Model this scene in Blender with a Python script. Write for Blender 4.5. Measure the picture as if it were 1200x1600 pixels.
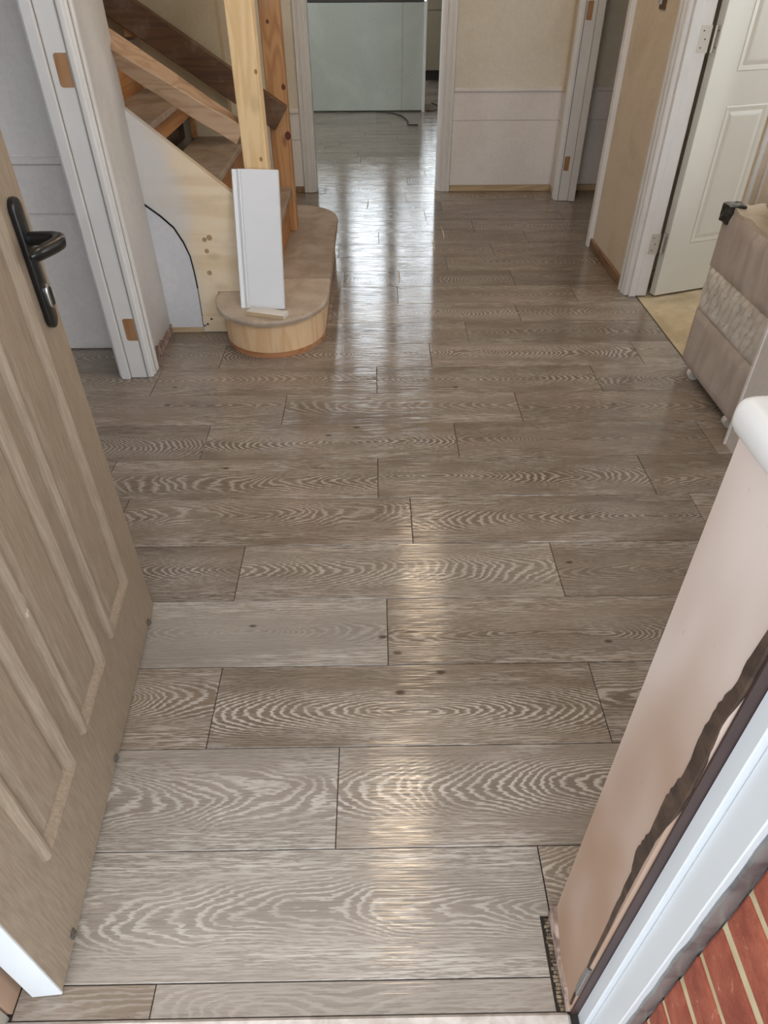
import bpy, bmesh, math, random
from mathutils import Vector, Matrix, noise

for o in list(bpy.data.objects):
    bpy.data.objects.remove(o)
scene = bpy.context.scene
C = scene.collection
RND = random.Random(11)

# ------------------------------------------------------------------ camera
cam_d = bpy.data.cameras.new('camera')
cam = bpy.data.objects.new('camera', cam_d)
C.objects.link(cam)
cam_d.sensor_fit = 'VERTICAL'
cam_d.sensor_height = 24.0
cam_d.lens = 1066.01 / 1600.0 * 24.0
cam_d.clip_start = 0.01
cam_d.clip_end = 100
_r = Vector((0.99989347, -0.01402876, -0.00402901))
_d = Vector((-0.01203333, -0.63609231, -0.77151913))
_f = Vector((0.00826064, 0.77148543, -0.63619336))
cam.matrix_world = Matrix(((_r.x, -_d.x, -_f.x, 0.0), (_r.y, -_d.y, -_f.y, -0.352734),
                           (_r.z, -_d.z, -_f.z, 1.225588), (0, 0, 0, 1)))
scene.camera = cam

# ------------------------------------------------------------------ sky, daylight, exposure
WORLD_STRENGTH = 1.7
world = bpy.data.worlds.new('overcast_sky')
scene.world = world
world.use_nodes = True
_bg = world.node_tree.nodes['Background']
_bg.inputs[0].default_value = (0.86, 0.93, 1.0, 1)
_bg.inputs[1].default_value = WORLD_STRENGTH

def area_light(name, loc, rot, sx, sy, power, col):
    l = bpy.data.lights.new(name, 'AREA')
    l.shape = 'RECTANGLE'
    l.size, l.size_y, l.energy, l.color = sx, sy, power, col
    o = bpy.data.objects.new(name, l)
    o.location = loc
    o.rotation_euler = rot
    C.objects.link(o)
    return o
PI = math.pi
# daylight just outside the kitchen windows, the left room window and the right room window
area_light('daylight_kitchen', (0.0, 10.32, 2.1), (-PI / 2, 0, 0), 3.3, 2.5, 78, (0.86, 0.95, 1.0))
area_light('daylight_left_room', (-1.9, -0.45, 1.5), (PI / 2, 0, 0), 1.3, 1.2, 0.6, (0.88, 0.94, 1.0))
area_light('daylight_right_room', (1.15, -0.50, 1.55), (PI / 2, 0, 0), 1.2, 1.05, 14, (0.95, 0.97, 1.0))
area_light('kitchen_side_fill', (-3.45, 6.0, 1.5), (0, -PI / 2, 0), 1.2, 1.6, 26, (0.92, 0.97, 1.0))  # added fill with no known window, brightens the island and kitchen floor
area_light('daylight_side_room', (3.45, 2.6, 1.5), (0, PI / 2, 0), 1.2, 1.4, 9, (0.95, 0.97, 1.0))
area_light('daylight_stair_window', (-2.2, 4.75, 1.75), (-PI / 2, 0, 0), 0.8, 0.9, 7, (1.0, 0.95, 0.85))

vs = scene.view_settings
vs.view_transform = 'Standard'
vs.look = 'None'
vs.exposure = 1.0
vs.gamma = 1.0
vs.use_curve_mapping = False

# ------------------------------------------------------------------ helpers
def srgb(r, g, b):
    def f(c):
        c /= 255.0
        return c / 12.92 if c <= 0.04045 else ((c + 0.055) / 1.055) ** 2.4
    return (f(r), f(g), f(b), 1.0)

class NT:
    """small node-building helper"""
    def __init__(self, name):
        self.m = bpy.data.materials.new(name)
        self.m.use_nodes = True
        self.t = self.m.node_tree
        self.b = self.t.nodes['Principled BSDF']
        self.tc = self.t.nodes.new('ShaderNodeTexCoord')
    def n(self, kind, **kw):
        nd = self.t.nodes.new(kind)
        for k, v in kw.items():
            setattr(nd, k, v)
        return nd
    def link(self, a, b):
        self.t.links.new(a, b)
    def put(self, sock, v):
        if hasattr(v, 'is_linked'):
            self.t.links.new(v, sock)
        else:
            sock.default_value = v
    def math(self, op, a, b=None, c=None, clamp=False):
        nd = self.n('ShaderNodeMath', operation=op, use_clamp=clamp)
        self.put(nd.inputs[0], a)
        if b is not None:
            self.put(nd.inputs[1], b)
        if c is not None:
            self.put(nd.inputs[2], c)
        return nd.outputs[0]
    def smooth(self, v, lo, hi, a=0.0, b=1.0):
        nd = self.n('ShaderNodeMapRange', interpolation_type='SMOOTHSTEP')
        self.put(nd.inputs['Value'], v)
        nd.inputs['From Min'].default_value = lo
        nd.inputs['From Max'].default_value = hi
        nd.inputs['To Min'].default_value = a
        nd.inputs['To Max'].default_value = b
        return nd.outputs['Result']
    def xyz(self, x, y, z):
        nd = self.n('ShaderNodeCombineXYZ')
        for i, v in enumerate((x, y, z)):
            self.put(nd.inputs[i], v)
        return nd.outputs[0]
    def sep(self, v):
        nd = self.n('ShaderNodeSeparateXYZ')
        self.link(v, nd.inputs[0])
        return nd.outputs
    def scale(self, v, s):
        nd = self.n('ShaderNodeMapping')
        self.link(v, nd.inputs['Vector'])
        nd.inputs['Scale'].default_value = s
        return nd.outputs[0]
    def noise(self, v, sc=1.0, detail=2.0, rough=0.5, dist=0.0):
        nd = self.n('ShaderNodeTexNoise')
        if v is not None:
            self.link(v, nd.inputs['Vector'])
        nd.inputs['Scale'].default_value = sc
        nd.inputs['Detail'].default_value = detail
        nd.inputs['Roughness'].default_value = rough
        nd.inputs['Distortion'].default_value = dist
        return nd.outputs['Fac']
    def mix(self, f, a, b, mode='MIX'):
        nd = self.n('ShaderNodeMix', data_type='RGBA', blend_type=mode)
        self.put(nd.inputs[0], f)
        self.put(nd.inputs[6], a)
        self.put(nd.inputs[7], b)
        return nd.outputs[2]
    def attr(self, name):
        nd = self.n('ShaderNodeAttribute', attribute_type='OBJECT', attribute_name=name)
        return nd.outputs['Fac']
    def bump(self, h, strength, dist=0.002):
        nd = self.n('ShaderNodeBump')
        nd.inputs['Strength'].default_value = strength
        nd.inputs['Distance'].default_value = dist
        self.link(h, nd.inputs['Height'])
        self.link(nd.outputs[0], self.b.inputs['Normal'])
    def out(self, col=None, rough=None, metal=None, spec=None):
        if col is not None:
            self.put(self.b.inputs['Base Color'], col)
        if rough is not None:
            self.put(self.b.inputs['Roughness'], rough)
        if metal is not None:
            self.put(self.b.inputs['Metallic'], metal)
        if spec is not None:
            self.put(self.b.inputs['Specular IOR Level'], spec)
        return self.m

def mat_plain(name, c, rough=0.5, metal=0.0, var=0.08, sc=6.0, bump=0.0, spec=0.5):
    t = NT(name)
    o = t.tc.outputs['Object']
    n1 = t.noise(o, sc, 4, 0.6)
    col = t.mix(t.smooth(n1, 0.3, 0.7), [x * (1 - var) for x in c[:3]] + [1], [min(1, x * (1 + var)) for x in c[:3]] + [1])
    if bump:
        t.bump(t.noise(o, sc * 20, 3, 0.6), bump, 0.001)
    return t.out(col, rough, metal, spec)

def mat_two(name, c1, c2, sc=3.0, lo=0.4, hi=0.6, rough=0.7, stretch=(1, 1, 1), bump=0.1, specks=None):
    """wall / plaster style: two tones in cloudy patches, optional small dark specks"""
    t = NT(name)
    o = t.tc.outputs['Object']
    v = t.scale(o, stretch)
    f = t.smooth(t.noise(v, sc, 5, 0.6, 0.4), lo, hi)
    col = t.mix(f, c1, c2)
    fine = t.noise(o, 60, 3, 0.6)
    col = t.mix(t.smooth(fine, 0.3, 0.7, 0.0, 0.06), col, (0, 0, 0, 1))
    if specks:
        vo = t.n('ShaderNodeTexVoronoi')
        t.link(o, vo.inputs['Vector'])
        vo.inputs['Scale'].default_value = specks[1]
        col = t.mix(t.smooth(vo.outputs['Distance'], specks[2], specks[2] * 1.6, 1.0, 0.0), col, specks[0])
    if bump:
        t.bump(t.noise(o, 90, 4, 0.6), bump, 0.001)
    return t.out(col, rough)

def mat_wood(name, c1, c2, axis='x', knots=0.5, rough=0.6, ring=60, kcol=srgb(92, 55, 30)):
    """softwood: long grain along axis, darker late wood lines, knots"""
    t = NT(name)
    o = t.tc.outputs['Object']
    inf = t.n('ShaderNodeObjectInfo')
    sh = t.math('MULTIPLY', inf.outputs['Random'], 7.0)
    off = t.n('ShaderNodeVectorMath', operation='ADD')
    t.link(o, off.inputs[0])
    t.link(t.xyz(sh, sh, sh), off.inputs[1])
    p = off.outputs[0]
    st = {'x': (0.08, 1, 1), 'y': (1, 0.08, 1), 'z': (1, 1, 0.08)}[axis]
    v = t.scale(p, st)
    w = t.noise(v, ring * 0.22, 2, 0.5, 0.6)
    lines = t.math('SINE', t.math('MULTIPLY', w, 42.0))
    f = t.math('MULTIPLY_ADD', lines, 0.22, t.math('MULTIPLY', t.noise(v, ring * 2.2, 4, 0.6), 0.6))
    col = t.mix(t.smooth(f, 0.1, 0.65), c1, c2)
    if knots:
        kst = {'x': (0.55, 1, 1), 'y': (1, 0.55, 1), 'z': (1, 1, 0.55)}[axis]
        vo = t.n('ShaderNodeTexVoronoi')
        t.link(t.scale(p, kst), vo.inputs['Vector'])
        vo.inputs['Scale'].default_value = 7.0
        d = vo.outputs['Distance']
        col = t.mix(t.smooth(d, 0.04, 0.17, knots, 0.0), col, kcol)
    col = t.mix(t.smooth(t.noise(p, 9, 4, 0.65), 0.45, 0.75, 0.0, 0.22), col, srgb(176, 160, 140))
    t.bump(f, 0.08, 0.001)
    return t.out(col, rough)

# ---- oak-effect floor plank, parameters per plank come from its own properties
def mat_plank():
    t = NT('limed_oak_plank')
    o = t.tc.outputs['Object']
    X, Y, Z = t.sep(o)
    seed = t.attr('seed')
    sx = t.math('ADD', X, t.math('MULTIPLY', seed, 3.7))
    # rings of the log cut lengthwise: long ellipses / arches about a centre on or off the plank
    n1 = t.noise(t.xyz(t.math('MULTIPLY', sx, 5.0), t.math('MULTIPLY', Y, 13.0), seed), 1.0, 1.5, 0.45)
    d = t.math('MULTIPLY', t.math('SUBTRACT', X, t.attr('pith')), t.attr('slope'))
    n2 = t.noise(t.xyz(t.math('MULTIPLY', sx, 4.0), 0.3, seed), 1.0, 1.0, 0.4)
    yy = t.math('SUBTRACT', Y, t.math('ADD', t.attr('centre'), t.math('MULTIPLY', t.math('SUBTRACT', n2, 0.5), 0.03)))
    # a knot or burl pushes the rings apart
    kx = t.math('DIVIDE', t.math('SUBTRACT', X, t.attr('knot_x')), 0.085)
    ky = t.math('DIVIDE', t.math('SUBTRACT', Y, t.attr('knot_y')), 0.030)
    kd2 = t.math('ADD', t.math('MULTIPLY', kx, kx), t.math('MULTIPLY', ky, ky))
    kb = t.math('MULTIPLY', t.math('EXPONENT', t.math('MULTIPLY', kd2, -1.0)), t.attr('burl'))
    r = t.math('SQRT', t.math('ADD', t.math('MULTIPLY', yy, yy), t.math('MULTIPLY_ADD', d, d, 0.00003)))
    r = t.math('ADD', r, t.math('MULTIPLY', t.math('SUBTRACT', n1, 0.5), t.attr('wave')))
    r = t.math('ADD', r, kb)
    jag = t.noise(t.xyz(t.math('MULTIPLY', sx, 30.0), t.math('MULTIPLY', Y, 240.0), seed), 1.0, 2.0, 0.65)
    r = t.math('ADD', r, t.math('MULTIPLY', t.math('SUBTRACT', jag, 0.5), 0.0046))
    bend = t.noise(t.xyz(t.math('MULTIPLY', sx, 9.0), t.math('MULTIPLY', Y, 22.0), seed), 1.0, 2.0, 0.5)
    r = t.math('ADD', r, t.math('MULTIPLY', t.math('SUBTRACT', bend, 0.5), 0.005))
    ph = t.math('FRACT', t.math('DIVIDE', r, 0.0040))
    line = t.math('MULTIPLY', t.smooth(ph, 0.42, 0.72), t.smooth(ph, 0.86, 1.0, 1.0, 0.0))
    # white filled pores: short streaks along the grain
    st1 = t.noise(t.xyz(t.math('MULTIPLY', sx, 16.0), t.math('MULTIPLY', Y, 330.0), seed), 1.0, 2.0, 0.65)
    st2 = t.noise(t.xyz(t.math('MULTIPLY', sx, 40.0), t.math('MULTIPLY', Y, 620.0), seed), 1.0, 2.0, 0.6)
    streak = t.math('MAXIMUM', t.smooth(st1, 0.46, 0.62), t.smooth(st2, 0.48, 0.64, 0.0, 0.8))
    # the arches show in the middle band, the streaks take over to the sides
    mid = t.smooth(t.math('ABSOLUTE', yy), 0.030, 0.075, 1.0, 0.15)
    patch = t.smooth(t.noise(t.xyz(t.math('MULTIPLY', sx, 3.0), t.math('MULTIPLY', Y, 14.0), seed), 1.0, 2.0, 0.5), 0.34, 0.62, 0.25, 1.0)
    g1 = t.math('MULTIPLY', line, mid)
    g2 = t.math('MULTIPLY', t.math('MULTIPLY', streak, patch), t.math('SUBTRACT', 1.0, t.math('MULTIPLY', mid, 0.70)))
    mask = t.math('MAXIMUM', t.math('MULTIPLY', t.math('MULTIPLY', g1, t.attr('figure')), t.smooth(bend, 0.25, 0.6, 0.45, 1.0)), t.math('MULTIPLY', g2, 0.85))
    base = t.mix(t.smooth(t.noise(t.xyz(t.math('MULTIPLY', sx, 2.2), t.math('MULTIPLY', Y, 9.0), seed), 1.0, 3.0, 0.55), 0.3, 0.7),
                 srgb(112, 97, 83), srgb(134, 118, 103))
    base = t.mix(t.attr('ash'), base, srgb(144, 139, 133))  # greys chosen planks, partly for sheen painted into the colour
    lime = srgb(200, 192, 182)
    col = t.mix(t.math('MULTIPLY', mask, 0.86), base, lime)
    # small dark knots
    for nm in ('a', 'b'):
        ex = t.math('DIVIDE', t.math('SUBTRACT', X, t.attr('eye_%s_x' % nm)), 0.011)
        ey = t.math('DIVIDE', t.math('SUBTRACT', Y, t.attr('eye_%s_y' % nm)), 0.0055)
        e2 = t.math('ADD', t.math('MULTIPLY', ex, ex), t.math('MULTIPLY', ey, ey))
        e2 = t.math('ADD', e2, t.math('MULTIPLY', t.math('SUBTRACT', bend, 0.5), 1.4))
        col = t.mix(t.smooth(e2, 0.0, 1.7, 0.85, 0.0), col, srgb(58, 48, 40))
    tone = t.attr('tone')
    tn = t.n('ShaderNodeVectorMath', operation='SCALE')
    t.link(col, tn.inputs[0])
    t.link(tone, tn.inputs['Scale'])
    rough = t.math('ADD', t.math('MULTIPLY', mask, 0.03), 0.055)
    pore = t.noise(t.xyz(t.math('MULTIPLY', sx, 7.0), t.math('MULTIPLY', Y, 300.0), seed), 1.0, 1.0, 0.5)
    t.bump(pore, 0.50, 0.0012)
    return t.out(tn.outputs[0], rough, spec=0.5)

M = {}
M['plank'] = mat_plank()
M['joint'] = mat_plain('floor_joint_dark', srgb(46, 40, 35), 0.9)
M['white_gloss'] = mat_plain('white_gloss_paint', srgb(216, 214, 212), 0.35, var=0.03, sc=9)
M['white_door'] = mat_plain('white_door_paint', srgb(216, 214, 205), 0.4, var=0.02, sc=5)
M['white_upvc'] = mat_plain('white_plastic_frame', srgb(206, 209, 212), 0.3, var=0.015)
M['wall_grey'] = mat_two('painted_wall_white', srgb(206, 198, 190), srgb(214, 208, 202), 2.5, rough=0.8, specks=(srgb(110, 100, 92), 5.0, 0.010))
M['wall_hall'] = mat_two('grey_white_wall', srgb(190, 186, 181), srgb(200, 196, 192), 2.5, rough=0.8, specks=(srgb(110, 100, 92), 5.0, 0.010))
M['wall_cream'] = mat_two('plaster_wall_cream', srgb(186, 170, 140), srgb(196, 182, 154), 2.0, rough=0.85)
M['wall_ivory'] = mat_two('ivory_wall', srgb(214, 205, 188), srgb(224, 217, 203), 1.6, rough=0.85, specks=(srgb(130, 112, 94), 5.0, 0.008))
M['wall_beige'] = mat_two('plaster_wall_beige', srgb(204, 188, 166), srgb(216, 203, 184), 2.2, rough=0.85, specks=(srgb(120, 98, 80), 6.0, 0.010))
M['wall_board'] = mat_two('lining_board_white', srgb(224, 218, 214), srgb(230, 225, 222), 3.0, rough=0.7, specks=(srgb(112, 104, 98), 5.0, 0.012))
def mat_plaster():
    t = NT('part_painted_plaster')
    o = t.tc.outputs['Object']
    x_, y_, z_ = t.sep(o)
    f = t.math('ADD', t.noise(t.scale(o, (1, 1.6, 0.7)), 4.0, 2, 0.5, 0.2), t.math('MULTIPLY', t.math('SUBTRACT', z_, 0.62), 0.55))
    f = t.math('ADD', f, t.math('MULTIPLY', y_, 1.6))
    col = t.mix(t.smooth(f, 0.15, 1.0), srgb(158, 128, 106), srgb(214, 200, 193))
    n3 = t.noise(t.scale(o, (1, 5, 2)), 14.0, 3, 0.6)
    col = t.mix(t.smooth(n3, 0.68, 0.74, 0.0, 0.30), col, srgb(120, 98, 86))
    t.bump(t.noise(o, 90, 4, 0.6), 0.15, 0.001)
    return t.out(col, 0.8)
M['plaster'] = mat_plaster()
M['ceiling'] = mat_plain('ceiling_white', srgb(226, 222, 214), 0.9, var=0.02)
M['pine_pale'] = mat_wood('pine_newel_pale', srgb(226, 196, 150), srgb(212, 178, 128), 'z', 0.25, 0.55, kcol=srgb(120, 84, 50))
M['pine_orange'] = mat_wood('pine_post_orange', srgb(194, 146, 96), srgb(166, 116, 70), 'z', 0.85, 0.5, kcol=srgb(96, 46, 22))
M['timber_rail'] = mat_wood('rough_sawn_rail', srgb(176, 146, 118), srgb(158, 126, 98), 'x', 0.35, 0.75)
M['timber_dark'] = mat_wood('dark_old_rail', srgb(98, 70, 47), srgb(80, 56, 37), 'x', 0.7, 0.7, kcol=srgb(44, 28, 18))
M['pine_string'] = mat_wood('pine_string', srgb(226, 212, 188), srgb(216, 198, 168), 'x', 0.4, 0.6, ring=24, kcol=srgb(170, 142, 104))
def mat_string():
    m_ = mat_wood('pine_string', srgb(228, 210, 182), srgb(216, 194, 160), 'x', 0.35, 0.6, ring=24, kcol=srgb(170, 142, 104))
    nt = m_.node_tree
    b = nt.nodes['Principled BSDF']
    src = b.inputs['Base Color'].links[0].from_socket
    tc = nt.nodes.new('ShaderNodeTexCoord')
    sp = nt.nodes.new('ShaderNodeSeparateXYZ')
    nt.links.new(tc.outputs['Object'], sp.inputs[0])
    nz = nt.nodes.new('ShaderNodeTexNoise')
    nz.inputs['Scale'].default_value = 5.0
    nt.links.new(tc.outputs['Object'], nz.inputs['Vector'])
    ad = nt.nodes.new('ShaderNodeMath')
    ad.operation = 'MULTIPLY_ADD'
    nt.links.new(nz.outputs['Fac'], ad.inputs[0])
    ad.inputs[1].default_value = 0.22
    nt.links.new(sp.outputs[0], ad.inputs[2])
    mr = nt.nodes.new('ShaderNodeMapRange')
    mr.interpolation_type = 'SMOOTHSTEP'
    mr.inputs['From Min'].default_value = -0.08
    mr.inputs['From Max'].default_value = 0.06
    mr.inputs['To Min'].default_value = 0.85
    mr.inputs['To Max'].default_value = 0.0
    nt.links.new(ad.outputs[0], mr.inputs['Value'])
    mx = nt.nodes.new('ShaderNodeMix')
    mx.data_type = 'RGBA'
    nt.links.new(mr.outputs[0], mx.inputs[0])
    nt.links.new(src, mx.inputs[6])
    mx.inputs[7].default_value = srgb(208, 208, 210)
    nt.links.new(mx.outputs[2], b.inputs['Base Color'])
    return m_
M['pine_string'] = mat_string()
M['pine_riser'] = mat_wood('pine_riser', srgb(186, 134, 84), srgb(166, 112, 66), 'y', 0.3, 0.55)
M['bent_riser'] = mat_wood('curved_riser_pine', srgb(222, 188, 148), srgb(208, 168, 124), 'z', 0.2, 0.5, ring=40)
M['riser_strip'] = mat_wood('riser_base_strip', srgb(176, 124, 84), srgb(156, 104, 66), 'x', 0.0, 0.5)
M['tread'] = mat_two('dusty_tread', srgb(146, 128, 112), srgb(174, 158, 142), 6.0, 0.35, 0.68, rough=0.8, bump=0.2, specks=(srgb(206, 194, 180), 9.0, 0.016))
M['tread_pale'] = mat_two('dusty_tread_pale', srgb(168, 150, 132), srgb(192, 177, 160), 6.0, 0.35, 0.68, rough=0.8, bump=0.2, specks=(srgb(80, 66, 54), 7.0, 0.016))
M['bare_timber'] = mat_wood('bare_batten', srgb(192, 168, 136), srgb(172, 146, 112), 'x', 0.2, 0.75)
M['brown_batten'] = mat_wood('brown_batten', srgb(142, 110, 82), srgb(112, 84, 62), 'y', 0.2, 0.8)
M['ragged'] = mat_two('broken_plaster_edge', srgb(120, 98, 86), srgb(176, 154, 142), 30.0, 0.4, 0.6, rough=0.95, bump=0.4)
M['rubble'] = mat_two('gap_rubble', srgb(72, 60, 48), srgb(150, 132, 108), 90.0, 0.4, 0.6, rough=0.95, bump=0.4)
M['recess'] = mat_wood('hinge_recess_wood', srgb(164, 122, 84), srgb(146, 104, 68), 'z', 0.0, 0.7)
M['sheet_white'] = mat_two('primed_board', srgb(206, 208, 214), srgb(214, 216, 220), 2.0, rough=0.6, specks=(srgb(104, 104, 110), 5.0, 0.018))
M['film'] = mat_two('film_over_dark_void', srgb(58, 48, 42), srgb(96, 84, 76), 40.0, 0.45, 0.62, rough=0.25, stretch=(1, 1, 0.25), bump=0.6)
M['black_gap'] = mat_plain('black_gap', srgb(24, 20, 18), 0.9)
M['black_metal'] = mat_plain('black_handle', srgb(20, 20, 21), 0.28, 0.0, 0.05)
M['chrome'] = mat_plain('brushed_steel', srgb(196, 194, 190), 0.28, 1.0, 0.03)
M['steel_white'] = mat_plain('painted_hinge', srgb(206, 202, 194), 0.35, 0.35, 0.05)
M['concrete'] = mat_two('pale_screed', srgb(178, 160, 128), srgb(208, 190, 158), 7.0, 0.3, 0.7, rough=0.9, bump=0.3, specks=(srgb(120, 96, 70), 11.0, 0.02))
M['fabric'] = mat_two('grey_upholstery', srgb(178, 165, 156), srgb(196, 184, 175), 6.0, 0.3, 0.7, rough=0.6, stretch=(1, 3, 0.6), bump=0.25)
M['fabric_light'] = mat_two('quilted_mesh', srgb(196, 188, 176), srgb(212, 204, 192), 14.0, 0.35, 0.65, rough=0.55, bump=0.2)
M['plastic'] = mat_two('clear_wrap_over_cream', srgb(190, 176, 158), srgb(208, 196, 178), 8.0, 0.4, 0.6, rough=0.22, bump=0.2)
M['black_plastic'] = mat_plain('black_wrapped_corner', srgb(40, 38, 34), 0.18, 0.0, 0.4, 40)
M['castor'] = mat_plain('pale_castor', srgb(206, 198, 190), 0.4)
M['island'] = mat_two('grey_green_panel', srgb(166, 172, 164), srgb(178, 184, 176), 1.6, rough=0.25, bump=0.0)
M['dark_plinth'] = mat_plain('dark_plinth', srgb(38, 32, 28), 0.6)
M['cabinet'] = mat_plain('cabinet_door_paint', srgb(150, 140, 122), 0.5, var=0.03)
M['worktop'] = mat_plain('dark_worktop', srgb(50, 46, 42), 0.4)
M['cable'] = mat_plain('black_cable', srgb(30, 26, 24), 0.5)
M['cable_brown'] = mat_plain('brown_cable', srgb(110, 78, 54), 0.5)
M['splinter'] = mat_plain('pale_splinter', srgb(222, 208, 180), 0.6)
M['sealant'] = mat_two('grey_sealant', srgb(84, 80, 80), srgb(118, 114, 112), 22.0, 0.3, 0.6, rough=0.3, bump=0.2)
M['smear'] = mat_two('dark_stain_smear', srgb(56, 42, 32), srgb(84, 64, 50), 26.0, 0.35, 0.65, rough=0.85, bump=0.3)
M['seal_gap_shade'] = mat_plain('gasket_gap_shade', srgb(62, 44, 42), 0.5, var=0.2)
M['mortar'] = mat_two('sandy_mortar', srgb(176, 158, 124), srgb(196, 180, 148), 24.0, 0.3, 0.7, rough=0.95, bump=0.5)
M['threshold'] = mat_two('worn_threshold', srgb(176, 164, 154), srgb(206, 196, 188), 26.0, 0.35, 0.65, rough=0.6, bump=0.2)
M['paving'] = mat_two('concrete_paving', srgb(128, 122, 114), srgb(150, 144, 136), 5.0, rough=0.95, bump=0.3)
M['clip'] = mat_plain('grey_clip', srgb(92, 84, 76), 0.5, var=0.25, sc=80)
M['seam'] = mat_plain('seam_shadow', srgb(140, 136, 133), 0.8)  # grey strips paint the thin shadow in the lining joints
M['knot_pale'] = mat_plain('pale_knot', srgb(168, 142, 108), 0.6, var=0.2, sc=60)
M['knot_red'] = mat_plain('dark_red_knot', srgb(92, 44, 24), 0.5)
M['knot_brown'] = mat_plain('brown_knot', srgb(150, 108, 62), 0.5)
M['jamb_taupe'] = mat_plain('taupe_frame', srgb(150, 142, 130), 0.5, var=0.04)

def mat_brick():
    t = NT('red_brick')
    o = t.tc.outputs['Object']
    inf = t.n('ShaderNodeObjectInfo')
    n1 = t.noise(o, 26, 5, 0.65)
    c = t.mix(t.smooth(n1, 0.32, 0.68), srgb(128, 60, 42), srgb(166, 90, 66))
    c = t.mix(t.math('MULTIPLY', inf.outputs['Random'], 0.25), c, srgb(126, 56, 42))
    c = t.mix(t.smooth(t.noise(o, 55, 4, 0.7), 0.60, 0.72, 0.0, 0.55), c, srgb(206, 160, 128))
    t.bump(t.noise(o, 110, 5, 0.7), 0.5, 0.003)
    return t.out(c, 0.92)
M['brick'] = mat_brick()

def mat_front_door():
    """taupe foil with a fine vertical oak emboss and pale paint scuffs"""
    t = NT('taupe_woodgrain_foil')
    o = t.tc.outputs['Object']
    g = t.noise(t.scale(o, (260, 260, 16)), 1.0, 3, 0.6)
    c = t.mix(t.smooth(g, 0.3, 0.7), srgb(138, 121, 103), srgb(158, 141, 122))
    sp = t.noise(t.scale(o, (30, 30, 11)), 1.0, 3, 0.7)
    area = t.noise(o, 5.0, 2, 0.5)
    m = t.math('MULTIPLY', t.smooth(sp, 0.70, 0.76), t.smooth(area, 0.50, 0.60))
    c = t.mix(t.math('MULTIPLY', m, 0.7), c, srgb(206, 194, 178))
    t.bump(g, 0.30, 0.0012)
    return t.out(c, 0.42)
M['front_door'] = mat_front_door()

def mat_glass():
    t = NT('window_glass')
    g = t.n('ShaderNodeBsdfTransparent')
    gl = t.n('ShaderNodeBsdfGlossy')
    gl.inputs['Roughness'].default_value = 0.02
    mx = t.n('ShaderNodeMixShader')
    mx.inputs[0].default_value = 0.06
    t.link(g.outputs[0], mx.inputs[1])
    t.link(gl.outputs[0], mx.inputs[2])
    t.link(mx.outputs[0], t.t.nodes['Material Output'].inputs['Surface'])
    return t.m
M['glass'] = mat_glass()

def mat_lamp():
    t = NT('warm_lamp')
    t.b.inputs['Emission Color'].default_value = (1.0, 0.72, 0.42, 1)
    t.b.inputs['Emission Strength'].default_value = 1.5
    return t.out(srgb(255, 240, 220), 0.4)
M['lamp'] = mat_lamp()

# ------------------------------------------------------------------ mesh helpers
def add_box(bm, x0, x1, y0, y1, z0, z1):
    vs_ = [bm.verts.new(p) for p in ((x0, y0, z0), (x1, y0, z0), (x1, y1, z0), (x0, y1, z0),
                                     (x0, y0, z1), (x1, y0, z1), (x1, y1, z1), (x0, y1, z1))]
    for f in ((0, 3, 2, 1), (4, 5, 6, 7), (0, 1, 5, 4), (1, 2, 6, 5), (2, 3, 7, 6), (3, 0, 4, 7)):
        bm.faces.new([vs_[i] for i in f])
    return vs_

def add_prism(bm, pts, axis, a, b):
    """extrude a 2-D outline between a and b along axis ('x': pts=(y,z), 'y': pts=(x,z), 'z': pts=(x,y))"""
    def mk(p, t):
        return {'x': (t, p[0], p[1]), 'y': (p[0], t, p[1]), 'z': (p[0], p[1], t)}[axis]
    A = [bm.verts.new(mk(p, a)) for p in pts]
    B = [bm.verts.new(mk(p, b)) for p in pts]
    n = len(pts)
    bm.faces.new(A)
    bm.faces.new(B[::-1])
    for i in range(n):
        bm.faces.new((A[i], B[i], B[(i + 1) % n], A[(i + 1) % n]))

def add_tube(bm, pts, rad, seg=10):
    pts = [Vector(p) for p in pts]
    rings = []
    up = Vector((0, 0, 1))
    for i, p in enumerate(pts):
        t = (pts[min(i + 1, len(pts) - 1)] - pts[max(i - 1, 0)]).normalized()
        u = t.cross(up)
        if u.length < 1e-3:
            u = t.cross(Vector((1, 0, 0)))
        u.normalize()
        v = u.cross(t).normalized()
        r = rad[i] if isinstance(rad, (list, tuple)) else rad
        ru, rv = r if isinstance(r, tuple) else (r, r)
        rings.append([bm.verts.new(p + u * (math.cos(2 * PI * k / seg) * ru) + v * (math.sin(2 * PI * k / seg) * rv)) for k in range(seg)])
    for a, b in zip(rings, rings[1:]):
        for k in range(seg):
            bm.faces.new((a[k], a[(k + 1) % seg], b[(k + 1) % seg], b[k]))
    bm.faces.new(rings[0][::-1])
    bm.faces.new(rings[-1])

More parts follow.
